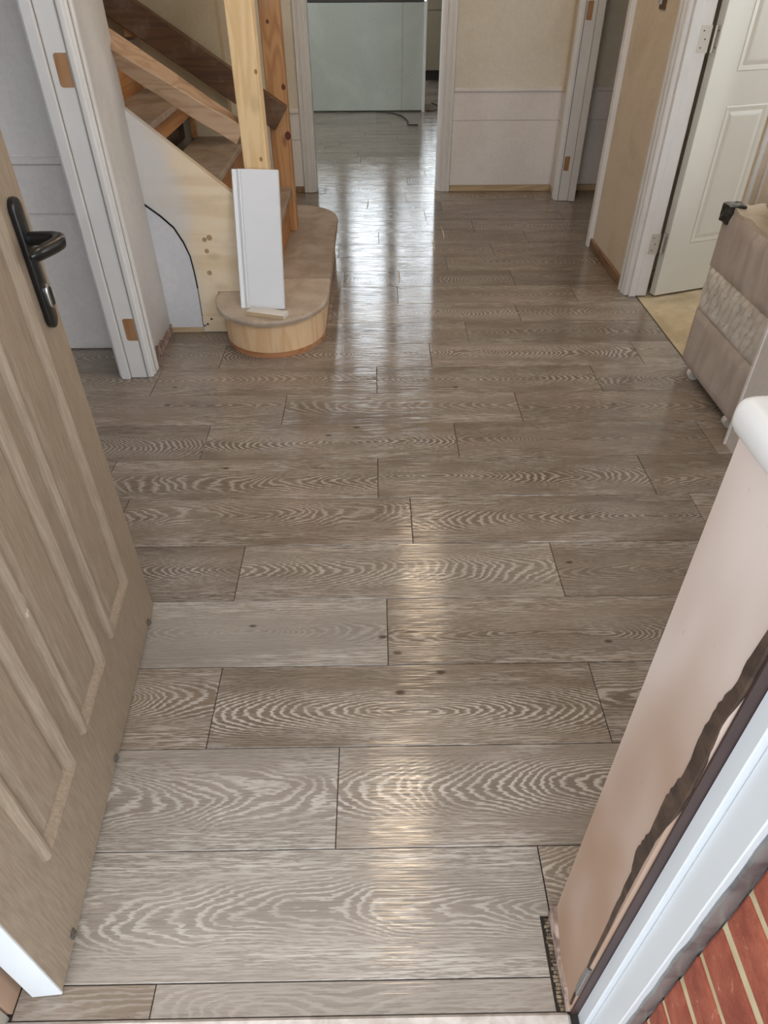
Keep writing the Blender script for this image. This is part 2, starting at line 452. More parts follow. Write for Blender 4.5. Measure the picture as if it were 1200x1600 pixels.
def finish(name, bm, mat, parent=None, bevel=0.0, seg=1, smooth=False, origin=None, rot=None):
    bmesh.ops.recalc_face_normals(bm, faces=bm.faces[:])
    if bevel > 0:
        es = [e for e in bm.edges if len(e.link_faces) == 2 and e.calc_face_angle(0) > 0.35]
        bmesh.ops.bevel(bm, geom=es, offset=bevel, segments=seg, profile=0.5, affect='EDGES', clamp_overlap=True)
    if origin is not None:
        bmesh.ops.translate(bm, verts=bm.verts[:], vec=-Vector(origin))
    me = bpy.data.meshes.new(name)
    bm.to_mesh(me)
    bm.free()
    if smooth:
        me.polygons.foreach_set('use_smooth', [True] * len(me.polygons))
        try:
            me.set_sharp_from_angle(angle=0.7)
        except Exception:
            pass
    me.materials.append(M[mat] if isinstance(mat, str) else mat)
    o = bpy.data.objects.new(name, me)
    C.objects.link(o)
    if origin is not None:
        o.location = origin
    if rot is not None:
        o.rotation_euler = rot
    if parent is not None:
        o.parent = parent
    return o

def box(name, x0, x1, y0, y1, z0, z1, mat, parent=None, bevel=0.0, seg=1, smooth=False, origin=None):
    bm = bmesh.new()
    add_box(bm, x0, x1, y0, y1, z0, z1)
    return finish(name, bm, mat, parent, bevel, seg, smooth, origin)

def boxes(name, lst, mat, parent=None, bevel=0.0):
    bm = bmesh.new()
    for b in lst:
        add_box(bm, *b)
    return finish(name, bm, mat, parent, bevel)

def tag(o, label, cat, group=None):
    o['label'] = label
    o['category'] = cat
    if group:
        o['group'] = group
    return o

def struct(o, label=None, cat=None):
    o['kind'] = 'structure'
    if label:
        o['label'] = label
    if cat:
        o['category'] = cat
    return o

def empty(name, loc=(0, 0, 0), rz=0.0):
    o = bpy.data.objects.new(name, None)
    o.empty_display_size = 0.05
    o.location = loc
    o.rotation_euler = (0, 0, rz)
    C.objects.link(o)
    return o

# ------------------------------------------------------------------ the floor and its planks
W, L = 0.2, 0.812
floor = struct(boxes('floor', [(-3.0, 0.30, -0.108, 0.083, -0.10, -0.004), (-3.0, 1.19, 0.083, 3.36, -0.10, -0.004),
                               (-3.0, 3.0, 3.36, 10.0, -0.10, -0.004)], 'joint'),
               'grey-brown limed oak effect plank floor running through hall and kitchen', 'floor')

JOINT = {0: -0.350, 1: 0.275, 2: -0.083, 3: -0.349, 4: 0.018, 5: -0.356, 6: 0.092, 7: 0.0, 8: -0.556, 9: -0.321, 10: 0.0,
         11: 0.212, 12: 0.376, 13: 0.620, 14: 0.10, 15: -0.15, 16: 0.36, 17: 0.62, 18: 0.02, 19: -0.25, 20: 0.30, 21: 0.41, 22: 0.20}
ROWX = []
def row_range(n):
    y1 = n * W
    if n <= 0:
        return -0.5555, 0.258
    if n <= 10:
        return -1.60, 1.185
    if n == 11:
        return -1.60, 1.185
    if n <= 16:
        return -0.86, 1.185
    if n <= 22:
        return -0.70, 1.95
    if n <= 37:
        return -1.62, 1.62
    return -0.8, 1.6
# special planks seen clearly in the foreground: key = (row, index from the row's listed joint)
SPECIAL = {  # tone and ash paint door daylight, sheen and bed shade into chosen planks
    (0, 0): dict(pith=1.2, slope=0.05, figure=0.25, tone=1.06, ash=0.4),
    (0, -1): dict(pith=1.2, slope=0.05, figure=0.3, tone=0.92),
    (1, -1): dict(pith=0.62, slope=0.085, centre=0.0, wave=0.034, figure=0.62, burl=0.0, tone=1.10, ash=0.45),
    (2, 0): dict(pith=0.36, slope=0.16, centre=0.012, wave=0.022, figure=1.0, burl=0.0, tone=1.03, ash=0.3),
    (2, -1): dict(pith=-0.9, slope=0.10, centre=-0.005, wave=0.032, figure=0.75, burl=0.0, tone=1.08, ash=0.45),
    (3, 0): dict(pith=0.02, slope=0.17, centre=-0.018, wave=0.014, figure=1.0, burl=0.0, eye_a_x=0.075, eye_a_y=0.078, eye_b_x=-0.015, eye_b_y=0.026, tone=0.95),
    (3, -1): dict(pith=-0.3, slope=0.12, figure=0.8, tone=0.96),
    (4, -1): dict(pith=0.06, slope=0.14, centre=0.0, wave=0.03, figure=0.35, burl=-0.02, knot_x=0.10, knot_y=0.01, eye_a_x=0.09, eye_a_y=0.018, eye_b_x=0.395, eye_b_y=-0.02, tone=1.10, ash=0.6),
    (4, 0): dict(pith=-0.1, slope=0.13, centre=-0.015, wave=0.025, figure=0.65, burl=-0.02, knot_x=0.13, knot_y=-0.03, eye_a_x=0.10, eye_a_y=-0.042, eye_b_x=-0.385, eye_b_y=-0.066, tone=0.92),
    (5, 0): dict(pith=-0.6, slope=0.15, centre=0.0, wave=0.022, figure=0.8, burl=0.0, tone=1.0, ash=0.25),
    (5, -1): dict(pith=0.42, slope=0.20, centre=0.01, wave=0.020, figure=1.0, burl=0.0, tone=0.84),
    (5, 1): dict(pith=0.2, slope=0.10, figure=0.4, tone=0.90, eye_a_x=-0.37, eye_a_y=0.02),
    (6, 0): dict(pith=0.28, slope=0.14, centre=0.0, wave=0.02, figure=0.9, burl=-0.012, knot_x=0.26, knot_y=0.02, tone=0.86),
    (6, -1): dict(pith=-0.9, slope=0.10, centre=0.03, wave=0.03, figure=0.7, tone=0.98),
    (7, 0): dict(pith=-0.25, slope=0.16, centre=0.0, wave=0.022, figure=0.85, burl=-0.015, knot_x=-0.20, knot_y=0.03, tone=0.86),
    (7, -1): dict(pith=0.9, slope=0.11, centre=-0.02, wave=0.03, figure=0.7, tone=0.98),
    (8, 0): dict(pith=0.03, slope=0.17, centre=-0.01, wave=0.016, figure=1.0, burl=0.0, eye_a_x=0.08, eye_a_y=0.078, eye_b_x=-0.01, eye_b_y=0.03, tone=0.92),
    (8, 1): dict(pith=0.2, slope=0.12, figure=0.55, tone=0.86),
    (9, 0): dict(pith=1.0, slope=0.1, figure=0.5, tone=0.98, ash=0.2),
    (9, 1): dict(pith=-0.8, slope=0.1, figure=0.55, tone=0.92),
    (10, 0): dict(pith=-0.08, slope=0.17, centre=0.0, wave=0.016, figure=1.0, burl=0.0, eye_a_x=-0.12, eye_a_y=-0.06, tone=0.82),
}
plank_mesh = {}
def plank_data(lx, ly):
    key = (round(lx, 4), round(ly, 4))
    if key not in plank_mesh:
        bm = bmesh.new()
        g = 0.0008
        add_box(bm, -lx / 2 + g, lx / 2 - g, -ly / 2 + g, ly / 2 - g, -0.012, 0.0)
        es = [e for e in bm.edges if all(v.co.z > -0.001 for v in e.verts)]
        bmesh.ops.bevel(bm, geom=es, offset=0.0009, segments=1, affect='EDGES')
        bmesh.ops.recalc_face_normals(bm, faces=bm.faces[:])
        me = bpy.data.meshes.new('plank')
        bm.to_mesh(me)
        bm.free()
        me.materials.append(M['plank'])
        plank_mesh[key] = me
    return plank_mesh[key]

def notched_data(lx, ly, nx_, ny_):
    bm = bmesh.new()
    g = 0.0008
    a_, b_, c_, d_ = -lx / 2 + g, lx / 2 - g, -ly / 2 + g, ly / 2 - g
    add_prism(bm, [(a_, c_), (b_ - nx_, c_), (b_ - nx_, c_ + ny_), (b_, c_ + ny_), (b_, d_), (a_, d_)], 'z', -0.012, 0.0)
    es = [e for e in bm.edges if all(v.co.z > -0.001 for v in e.verts)]
    bmesh.ops.recalc_face_normals(bm, faces=bm.faces[:])
    bmesh.ops.bevel(bm, geom=es, offset=0.0009, segments=1, affect='EDGES')
    me = bpy.data.meshes.new('plank')
    bm.to_mesh(me)
    bm.free()
    me.materials.append(M['plank'])
    return me

def plank(x0, x1, y0, y1, key, full_cx, notch=None):
    o = bpy.data.objects.new('plank', notched_data(x1 - x0, y1 - y0, *notch) if notch else plank_data(x1 - x0, y1 - y0))
    o.location = ((x0 + x1) / 2, (y0 + y1) / 2, 0.0)
    o.parent = floor
    C.objects.link(o)
    R = random.Random(hash(key) & 0xffff)
    p = dict(seed=R.uniform(0, 40), pith=R.uniform(-0.75, 0.75), slope=R.uniform(0.07, 0.22), wave=R.uniform(0.012, 0.030), figure=R.uniform(0.35, 0.95), ash=0.0, centre=R.uniform(-0.03, 0.03),
             burl=R.choice((0.0, -0.012, -0.02, 0.0)), knot_x=R.uniform(-0.3, 0.3), knot_y=R.uniform(-0.04, 0.04),
             eye_a_x=9.0, eye_a_y=9.0, eye_b_x=9.0, eye_b_y=9.0, tone=R.uniform(0.82, 1.06))
    if R.random() < 0.35:
        p['eye_a_x'], p['eye_a_y'] = R.uniform(-0.35, 0.35), R.uniform(-0.07, 0.07)
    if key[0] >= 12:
        p['tone'] *= 0.90  # far rows painted darker to offset the hall lamps
    sp = SPECIAL.get(key)
    if sp:
        p.update(sp)
    dx = o.location.x - full_cx          # keep the pattern tied to the uncut plank
    for k in ('pith', 'knot_x', 'eye_a_x', 'eye_b_x'):
        p[k] -= dx
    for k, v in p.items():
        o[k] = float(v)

for n in range(0, 48):
    y0, y1 = (n - 1) * W, n * W
    if n == 0:
        y0 = -0.045
    j0 = JOINT.get(n)
    if j0 is None:
        j0 = random.Random(n * 7 + 3).uniform(-0.4, 0.4)
    xa, xb = row_range(n)
    k = math.floor((xa - j0) / L)
    while j0 + k * L < xb:
        x0, x1 = j0 + k * L, j0 + (k + 1) * L
        cx = (x0 + x1) / 2
        a, b = max(x0, xa), min(x1, xb)
        if b - a > 0.03:
            if n == 1 and b > 0.2:
                # row 1 is notched round the plastered reveal
                if a < 0.255:
                    plank(a, min(b, 0.2745), y0, y1, (n, k), cx, (0.0165, 0.086))
                else:
                    plank(a, b, 0.087, y1, (n, k), cx)
            else:
                plank(a, b, y0, y1, (n, k), cx)
        k += 1

struct(box('floor_concrete', 1.196, 3.0, 0.09, 3.358, -0.10, -0.006, 'concrete'),
       'bare sandy concrete floor of the room behind the white door', 'floor')
thr = struct(box('trim_8', -0.575, 0.276, -0.11, -0.046, -0.05, 0.004, 'threshold', bevel=0.004),
             'worn pale threshold strip at the front door', 'threshold')
struct(box('ground', -6, 6, -6, -0.205, -0.30, -0.14, 'paving'), 'concrete paving outside the front door', 'paving')
struct(box('ground_step', -0.9, 0.9, -0.75, -0.11, -0.14, -0.055, 'paving', bevel=0.01), 'concrete front step outside the door', 'step')

# ------------------------------------------------------------------ walls
H = 2.4
XL, XR = -0.850, 1.150          # hall faces of the side walls
struct(boxes('ceiling', [(-3.1, 3.1, -0.2, 7.5, H, H + 0.1), (-3.1, 3.1, 7.4, 7.5, H + 0.1, 3.4), (-3.1, 3.1, 7.4, 10.1, 3.4, 3.5)], 'ceiling'), 'plain white ceiling of hall and kitchen', 'ceiling')
# left wall with the doorway into the left room (Y 1.12 to 1.93)
struct(boxes('wall_left', [(XL - 0.09, XL, 0.085, 1.09, 0, H), (XL - 0.09, XL, 1.09, 1.962, 2.02, H), (XL - 0.09, XL, 1.962, 2.345, 0, H)], 'wall_hall'),
       'off-white hall wall on the left with a doorway', 'wall')
struct(boxes('wall_left_room', [(-3.0, XL - 0.09, 2.185, 2.335, 0, H)], 'wall_board'),
       'pale grey wall of the left room beyond the doorway', 'wall')
struct(boxes('wall_outer_left', [(-3.1, -3.0, 0.0, 5.1, 0, H), (-3.1, -3.0, 5.1, 6.9, 0, 0.85), (-3.1, -3.0, 5.1, 6.9, 2.15, H), (-3.1, -3.0, 6.9, 10.0, 0, H), (-3.1, -3.0, 7.5, 10.0, H, 3.4)], 'wall_grey'), 'outer wall on the far left', 'wall')
# wall behind the stairs, back wall with doorway, window for the stair recess
struct(boxes('wall_stair', [(-3.0, -0.66, 3.215, 3.30, 0, H)], 'wall_cream'), 'cream plaster wall behind the staircase', 'wall')
DX0, DX1, YB = -0.374, 0.402, 4.44
struct(boxes('wall_back', [(-3.0, -2.65, YB, YB + 0.1, 0, H), (-2.65, -1.75, YB, YB + 0.1, 0, 1.25), (-2.65, -1.75, YB, YB + 0.1, 2.2, H),
                           (-1.75, DX0 - 0.03, YB, YB + 0.1, 0, H),
                           (DX0 - 0.03, DX1 + 0.03, YB, YB + 0.1, 2.02, H), (DX1 + 0.03, 3.0, YB, YB + 0.1, 0, H)], 'wall_ivory'),
       'beige back wall of the hall around the kitchen doorway', 'wall')
# right wall: far stub, pier between the two doorways, near part by the window
struct(boxes('wall_right', [(XR, XR + 0.1, 4.215, YB, 0, H), (XR, XR + 0.1, 3.36, 4.215, 2.02, H), (XR, XR + 0.082, 2.69, 3.36, 0, H),
                            (XR, XR + 0.1, 1.44, 2.69, 2.02, H)], 'wall_beige'),
       'bare beige plaster wall on the right between the two doorways', 'wall')
struct(boxes('wall_right_near', [(1.112, 1.212, 0.085, 1.452, 0, H)], 'wall_grey'), 'end of the near right wall beside the wrapped bed base', 'wall')
struct(boxes('wall_side_room', [(XR + 0.0825, 3.0, 2.985, 3.358, 0, H)], 'wall_beige'), 'beige wall of the room behind the white door', 'wall')
struct(boxes('wall_outer_right', [(3.0, 3.1, 0.0, 1.85, 0, H), (3.0, 3.1, 1.85, 3.35, 0, 0.85), (3.0, 3.1, 1.85, 3.35, 2.15, H), (3.0, 3.1, 3.35, 10.0, 0, H), (3.0, 3.1, 7.5, 10.0, H, 3.4)], 'wall_grey'),
       'outer wall on the far right', 'wall')
# kitchen outer wall with three window openings
kw = [(-1.15, -0.53), (-0.395, 0.175), (0.31, 0.93)]
kb = [(-3.0, -1.15), (-0.53, -0.395), (0.175, 0.31), (0.93, 3.0)]
struct(boxes('wall_kitchen', [(-3.0, 3.0, 10.0, 10.1, 0, 0.95), (-3.0, 3.0, 10.0, 10.1, 3.2, 3.4)] + [(a, b, 10.0, 10.1, 0.95, 3.2) for a, b in kb], 'wall_grey'),
       'far kitchen wall with three windows', 'wall')
for i, (a, b) in enumerate(kw):
    fr = boxes('window_%d' % (i + 2), [(a, a + 0.04, 10.02, 10.08, 0.95, 3.2), (b - 0.04, b, 10.02, 10.08, 0.95, 3.2),
                                       (a + 0.04, b - 0.04, 10.02, 10.08, 0.95, 0.99), (a + 0.04, b - 0.04, 10.02, 10.08, 3.16, 3.2)], 'white_upvc')
    struct(fr, 'white framed kitchen window, %s of three' % ('left', 'middle', 'right')[i], 'window')
    box('pane', a + 0.04, b - 0.04, 10.045, 10.055, 0.99, 3.16, 'glass', fr)
    if i != 1:
        for q in range(4):  # added unseen bars dim the side windows' reflection on the floor
            xq = a + 0.04 + (b - a - 0.08) * (q + 1) / 5
            box('dimming_bar', xq - 0.024, xq + 0.024, 10.025, 10.044, 0.99, 3.16, 'white_upvc', fr)

# dado lines: slightly proud boards and a rail, each a piece of its own
def dado(parent_name, x0, x1, yf, zr, zl, skirt=True, n=5, rail='wall_board'):
    o = struct(box('trim_%d' % n, x0, x1, yf - 0.017, yf, zr - 0.024, zr, rail, bevel=0.005), parent_name, 'dado rail')
    box('upper_board', x0, x1, yf - 0.006, yf, zl + 0.002, zr - 0.022, 'wall_board', o, 0.0015)
    box('lower_board', x0, x1, yf - 0.007, yf, 0.036 if skirt else 0.004, zl - 0.002, 'wall_board', o, 0.0015)
    return o
dado('low dado boarding on the back wall right of the kitchen doorway', DX1 + 0.086, XR, YB, 0.583, 0.406, n=5)
dado('low dado boarding on the back wall left of the kitchen doorway', -0.66, DX0 - 0.082, YB, 0.475, 0.305, n=6)
dado('low dado boarding on the wall seen through the right doorway', XR + 0.105, 2.2, YB, 0.583, 0.406, n=7)
dado('low dado boarding on the wall seen through the left doorway', -2.6, XL - 0.092, 2.185, 0.695, 0.511, skirt=False, n=9)
sd = struct(box('trim_10', -3.0, -0.665, 3.207, 3.215, 0.648, 0.668, 'wall_cream', bevel=0.003), 'thin rail on the cream wall behind the staircase', 'dado rail')
# return of the dado on the short right stub
o = struct(box('trim_11', XR - 0.012, XR, 4.29, YB - 0.013, 0.561, 0.583, 'wall_beige', bevel=0.003), 'short dado return in the far right corner of the hall', 'dado rail')
box('upper_board', XR - 0.006, XR, 4.29, YB - 0.013, 0.408, 0.561, 'wall_board', o)
box('lower_board', XR - 0.006, XR, 4.29, YB - 0.013, 0.036, 0.404, 'wall_board', o)

# raw battens at the foot of the walls where the skirting was taken off
struct(box('baseboard_back', DX1 + 0.088, XR - 0.002, YB - 0.016, YB, 0.0, 0.034, 'bare_timber', bevel=0.002), 'pale raw timber batten at the foot of the back wall', 'baseboard')
struct(box('baseboard_back_left', -0.66, DX0 - 0.085, YB - 0.012, YB, 0.0, 0.034, 'brown_batten', bevel=0.002), 'brown strip at the foot of the wall left of the kitchen doorway', 'baseboard')
struct(box('baseboard_back_passage', XR + 0.105, 2.2, YB - 0.016, YB, 0.0, 0.034, 'bare_timber', bevel=0.002), 'raw timber batten at the foot of the wall through the right doorway', 'baseboard')
struct(box('baseboard_right', XR - 0.014, XR, 2.752, 3.33, 0.0, 0.045, 'brown_batten', bevel=0.003), 'brown batten at the foot of the right hall wall', 'baseboard')

def ragged_strip(name, ya, yb, x, side, zt, mat):
    """broken plaster edge at the foot of a wall, in the plane x"""
    bm = bmesh.new()
    N = 40
    R = random.Random(5)
    top, bot = [], []
    for i in range(N + 1):
        y = ya + (yb - ya) * i / N
        top.append((y, zt * (0.8 + 0.5 * noise.noise(Vector((y * 30, 1.0, 0)))) * (1.15 - 0.5 * i / N) + R.uniform(0, 0.004)))
        bot.append((y, 0.0))
    add_prism(bm, bot + top[::-1], 'x', x, x + side * R.uniform(0.006, 0.008))
    return finish(name, bm, mat)
struct(ragged_strip('baseboard_left', 2.035, 2.33, XL, 1, 0.055, 'ragged'), 'broken plaster edge at the foot of the left wall stub', 'baseboard')

# ------------------------------------------------------------------ front wall, reveal, sill, window beside the door
BR = 0.276                      # plastered reveal face right of the door
wf = struct(boxes('wall_front', [(-3.0, -2.5, -0.09, 0.085, 0, H), (-2.5, -1.3, -0.09, 0.085, 0, 0.9), (-2.5, -1.3, -0.09, 0.085, 2.1, H),
                                 (-1.3, -0.585, -0.024, 0.085, 0, H), (-0.585, -0.556, -0.036, 0.085, 0, 2.10), (-0.585, 0.31, -0.024, 0.085, 2.10, H),
                                 (1.75, 3.0, -0.09, 0.085, 0, H), (0.31, 1.75, -0.024, 0.085, 2.12, H)], 'plaster'),
            'front wall of the house around the door and the window', 'wall')
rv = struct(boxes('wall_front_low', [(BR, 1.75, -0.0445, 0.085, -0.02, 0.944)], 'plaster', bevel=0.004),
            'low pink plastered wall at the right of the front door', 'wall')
# dark irregular stain along the outer edge of the plaster
bm = bmesh.new()
R = random.Random(21)
inn0 = [(0.90, -0.0420), (0.82, -0.0331), (0.79, -0.0339), (0.765, -0.0290), (0.737, -0.0255), (0.695, -0.0261), (0.645, -0.0285), (0.615, -0.0240), (0.587, -0.0218), (0.528, -0.0238),
        (0.495, -0.0208), (0.469, -0.0195), (0.438, -0.0262), (0.36, -0.0298), (0.256, -0.0325), (0.134, -0.0360), (0.02, -0.0385)]
out0 = [(0.90, -0.0443), (0.82, -0.0440), (0.79, -0.0440), (0.74, -0.0408), (0.709, -0.0418), (0.683, -0.0435), (0.637, -0.0440), (0.60, -0.0436), (0.53, -0.0371), (0.475, -0.0368),
        (0.40, -0.0366), (0.292, -0.0386), (0.134, -0.0400), (0.02, -0.0420)]
def rag(pts_, amp):
    res = []
    for (z0_, y0_), (z1_, y1_) in zip(pts_, pts_[1:]):
        for q in range(4):
            f_ = q / 4
            res.append((y0_ + (y1_ - y0_) * f_ + R.uniform(-amp, amp), z0_ + (z1_ - z0_) * f_))
    res.append((pts_[-1][1], pts_[-1][0]))
    return res
inn, out = rag(inn0, 0.0011), rag(out0, 0.0003)
add_prism(bm, out + inn[::-1], 'x', BR - 0.0010, BR + 0.004)
finish('stain', bm, 'smear', rv)
# broken plaster and rubble in the gap at the foot of the reveal
bm = bmesh.new()
add_prism(bm, [(-0.045, 0.0), (-0.02, 0.02), (0.02, 0.012), (0.05, 0.03), (0.082, 0.05), (0.090, 0.0)], 'x', BR - 0.005, BR + 0.002)
finish('broken_edge', bm, 'ragged', rv)
bm = bmesh.new()
R = random.Random(8)
ya_ = [(-0.044 + 0.128 * i / 24) for i in range(25)]
for i in range(24):
    h_ = 0.001 + 0.0035 * R.random()
    add_box(bm, 0.2605 + R.uniform(0, 0.004), 0.2755, ya_[i] + 0.0004, ya_[i + 1] - 0.0004, -0.0045, -0.004 + h_)
finish('rubble', bm, 'rubble', rv, bevel=0.0008)['kind'] = 'stuff'
# window sill board with a rounded end
sl = struct(box('trim_12', 0.262, 1.75, -0.04, 0.086, 0.944, 0.976, 'white_gloss', bevel=0.013, seg=4, smooth=True), 'white window sill with rounded end on the low wall', 'window sill')
# window 1 above the sill
w1 = struct(boxes('window_1', [(0.40, 0.46, -0.10, -0.03, 0.99, 2.12), (1.69, 1.75, -0.10, -0.03, 0.99, 2.12), (0.46, 1.69, -0.10, -0.03, 0.99, 1.04), (0.46, 1.69, -0.10, -0.03, 2.06, 2.12)], 'white_upvc'),
            'white window beside the front door', 'window')
box('pane', 0.46, 1.69, -0.07, -0.06, 1.04, 2.06, 'glass', w1)
w5 = struct(boxes('window_5', [(-2.5, -2.44, -0.08, -0.02, 0.9, 2.1), (-1.36, -1.3, -0.08, -0.02, 0.9, 2.1), (-2.44, -1.36, -0.08, -0.02, 0.9, 0.96), (-2.44, -1.36, -0.08, -0.02, 2.04, 2.1)], 'white_upvc'),
            'white window of the left room', 'window')
box('pane', -2.44, -1.36, -0.055, -0.045, 0.96, 2.04, 'glass', w5)

# door frame, right jamb: two stepped faces, gasket coloured dark for the shaded gap, sealant
fj = struct(boxes('trim_13', [(0.289, 0.40, -0.067, -0.0475, -0.05, 2.10), (0.2965, 0.40, -0.1035, -0.067, -0.05, 2.10)], 'white_upvc', bevel=0.0012),
            'white plastic front door frame, right jamb', 'door frame')
box('gasket', 0.278, 0.40, -0.0475, -0.0450, -0.05, 2.10, 'seal_gap_shade', fj)
bm = bmesh.new()
pa, pb = [], []
R = random.Random(4)
for i in range(110):
    z = -0.05 + i * 0.0125
    w = 0.5 + 0.5 * math.sin(z * 2 * PI / 0.0747 - 2.2)
    w2 = noise.noise(Vector((z * 18, 0.4, 2.0)))
    pa.append((0.3045 + 0.0022 * w2 - 0.001 * w, z))
    pb.append((0.3200 + 0.0020 * w - 0.001 * w2, z))
add_prism(bm, pa + pb[::-1], 'y', -0.1075, -0.1030)
for v in bm.verts:
    v.co.y += 0.0022 * noise.noise(Vector((v.co.x * 300, 0, v.co.z * 40)))
finish('sealant_bead', bm, 'sealant', fj, bevel=0.0012, seg=2, smooth=True)
bm = bmesh.new()
add_prism(bm, [(-0.0440, 0.07), (-0.0360, 0.075), (-0.0340, 0.12), (-0.0365, 0.165), (-0.0440, 0.175)], 'x', BR - 0.0025, BR + 0.002)
finish('torn_tape', bm, 'sealant', fj, bevel=0.0008)
# left jamb and reveal
fl = struct(boxes('trim_14', [(-0.66, -0.560, -0.075, -0.037, -0.05, 2.10), (-0.66, -0.568, -0.104, -0.075, -0.05, 2.10)], 'jamb_taupe', bevel=0.003),
            'taupe front door frame, left jamb', 'door frame')
box('head', -0.66, 0.40, -0.104, -0.037, 2.10, 2.16, 'jamb_taupe', fl)

# brick outer leaf: mortar core with individual bricks
wb = struct(boxes('wall_brick', [(0.3225, 1.9, -0.197, -0.108, -0.30, 0.945)], 'mortar'), 'red brick outer wall right of the door frame', 'wall')
zc = 0.439 - 0.0747 * 10
R = random.Random(9)
for c in range(0, 17):
    z0 = zc + c * 0.0747 + 0.005
    z1 = z0 + 0.0645
    if z1 > 0.95:
        break
    x = 0.320
    first = 0.215 if c % 2 else 0.1025
    lens = [first, 0.215, 0.215]
    for i, l in enumerate(lens):
        bm = bmesh.new()
        vv = add_box(bm, x, x + l, -0.2 - R.uniform(0, 0.002), -0.107, z0 + R.uniform(-0.001, 0.001), z1 + R.uniform(-0.001, 0.001))
        for v in vv:
            v.co.x += R.uniform(-0.0012, 0.0012)
        b = finish('brick', bm, 'brick', wb, bevel=0.004, seg=2, origin=(x + l / 2, -0.15, (z0 + z1) / 2))
        x += l + 0.010
struct(boxes('wall_brick_upper', [(1.9, 3.1, -0.2, -0.10, -0.3, 2.6), (-3.1, -2.5, -0.2, -0.10, -0.3, 2.6), (-2.5, -1.3, -0.2, -0.1, -0.3, 0.88), (-1.3, -0.68, -0.2, -0.10, -0.3, 2.6),
                                  (-0.68, 0.40, -0.2, -0.105, 2.17, 2.6), (-2.5, -1.3, -0.2, -0.1, 2.12, 2.6), (0.40, 1.9, -0.2, -0.105, 2.13, 2.6)], 'mortar'), 'outer face of the front wall around and above the openings', 'wall')

# ------------------------------------------------------------------ door linings and architraves
def arch_profile(w, t):
    """moulded architrave section, w across the face, t thick: list of (across, out)"""
    return [(0, 0), (0, t * 0.55), (w * 0.07, t * 0.75), (w * 0.16, t * 0.80), (w * 0.18, t * 0.62), (w * 0.26, t * 0.68), (w * 0.30, t * 0.90),
            (w * 0.40, t), (w * 0.62, t * 0.95), (w * 0.66, t * 0.72), (w * 0.74, t * 0.72), (w * 0.78, t * 0.98), (w * 0.95, t), (w, t * 0.85), (w, 0)]

def arch_vertical(name, plane, face, a0, sign, wdir, z1, parent, w=0.068, t=0.022, mat='white_gloss'):
    """plane 'x': face is at X=face, profile runs along Y from a0 in wdir, projecting sign in X; plane 'y' likewise"""
    bm = bmesh.new()
    pts = []
    for (u, v) in arch_profile(w, t):
        if plane == 'x':
            pts.append((face + sign * v, a0 + wdir * u))
        else:
            pts.append((a0 + wdir * u, face + sign * v))
    add_prism(bm, pts, 'z', 0.002, z1)
    return finish(name, bm, mat, parent)

def recess(parent, x0, x1, y, z0, z1):
    """brown routed hinge recess on a lining that faces -Y"""
    bm = bmesh.new()
    r = 0.008
    pts = []
    for cx, cz, a in ((x0 + r, z0 + r, PI), (x1 - 0.001, z0 + 0.001, 1.5 * PI), (x1 - 0.001, z1 - 0.001, 0), (x0 + r, z1 - r, PI / 2)):
        rr = r if cx < (x0 + x1) / 2 else 0.001
        for k in range(4):
            an = a + k / 3 * PI / 2
            pts.append((cx + rr * math.cos(an), cz + rr * math.sin(an)))
    add_prism(bm, pts, 'y', y - 0.0012, y + 0.004)
    return finish('hinge_recess', bm, 'recess', parent)

# trim_1: far jamb of the left doorway (faces the camera)
t1 = struct(box('trim_1', XL - 0.092, XL + 0.001, 1.932, 1.962, 0.002, 2.02, 'white_gloss', bevel=0.002), 'white door lining and architrave on the left, with brown hinge recesses', 'door frame')
box('door_stop', XL - 0.092, XL - 0.060, 1.919, 1.932, 0.002, 2.02, 'white_gloss', t1, 0.002)
arch_vertical('architrave', 'x', XL + 0.0005, 1.938, 1, 1, 2.06, t1, w=0.072, t=0.024)
arch_vertical('architrave', 'x', XL - 0.092, 1.938, -1, 1, 2.06, t1, w=0.068, t=0.018)
box('seam', XL - 0.0600, XL - 0.0580, 1.9305, 1.9325, 0.002, 2.02, 'seam', t1)
box('seam', XL - 0.0010, XL + 0.0012, 1.9300, 1.9385, 0.002, 2.02, 'seam', t1)
box('seam', XL + 0.0230, XL + 0.0252, 1.9640, 1.9658, 0.002, 2.02, 'seam', t1)
recess(t1, XL - 0.040, XL - 0.002, 1.932, 0.150, 0.232)
recess(t1, XL - 0.040, XL - 0.002, 1.932, 0.925, 1.008)
t1b = struct(box('trim_15', XL - 0.092, XL + 0.001, 1.09, 1.12, 0.002, 2.02, 'white_gloss', bevel=0.002), 'white near jamb of the left doorway behind the front door', 'door frame')
box('head', XL - 0.092, XL + 0.001, 1.12, 1.932, 1.99, 2.02, 'white_gloss', t1b)
# trim_2: kitchen doorway
t2 = struct(boxes('trim_2', [(DX0 - 0.03, DX0, YB - 0.001, YB + 0.101, 0.002, 2.02), (DX1, DX1 + 0.03, YB - 0.001, YB + 0.101, 0.002, 2.02), (DX0, DX1, YB - 0.001, YB + 0.101, 1.99, 2.02)], 'white_gloss'),
            'white lining and architraves of the kitchen doorway in the back wall', 'door frame')
arch_vertical('architrave', 'y', YB - 0.0005, DX0 - 0.008, -1, -1, 2.06, t2, w=0.072)
arch_vertical('architrave', 'y', YB - 0.0005, DX1 + 0.008, -1, 1, 2.06, t2, w=0.076)
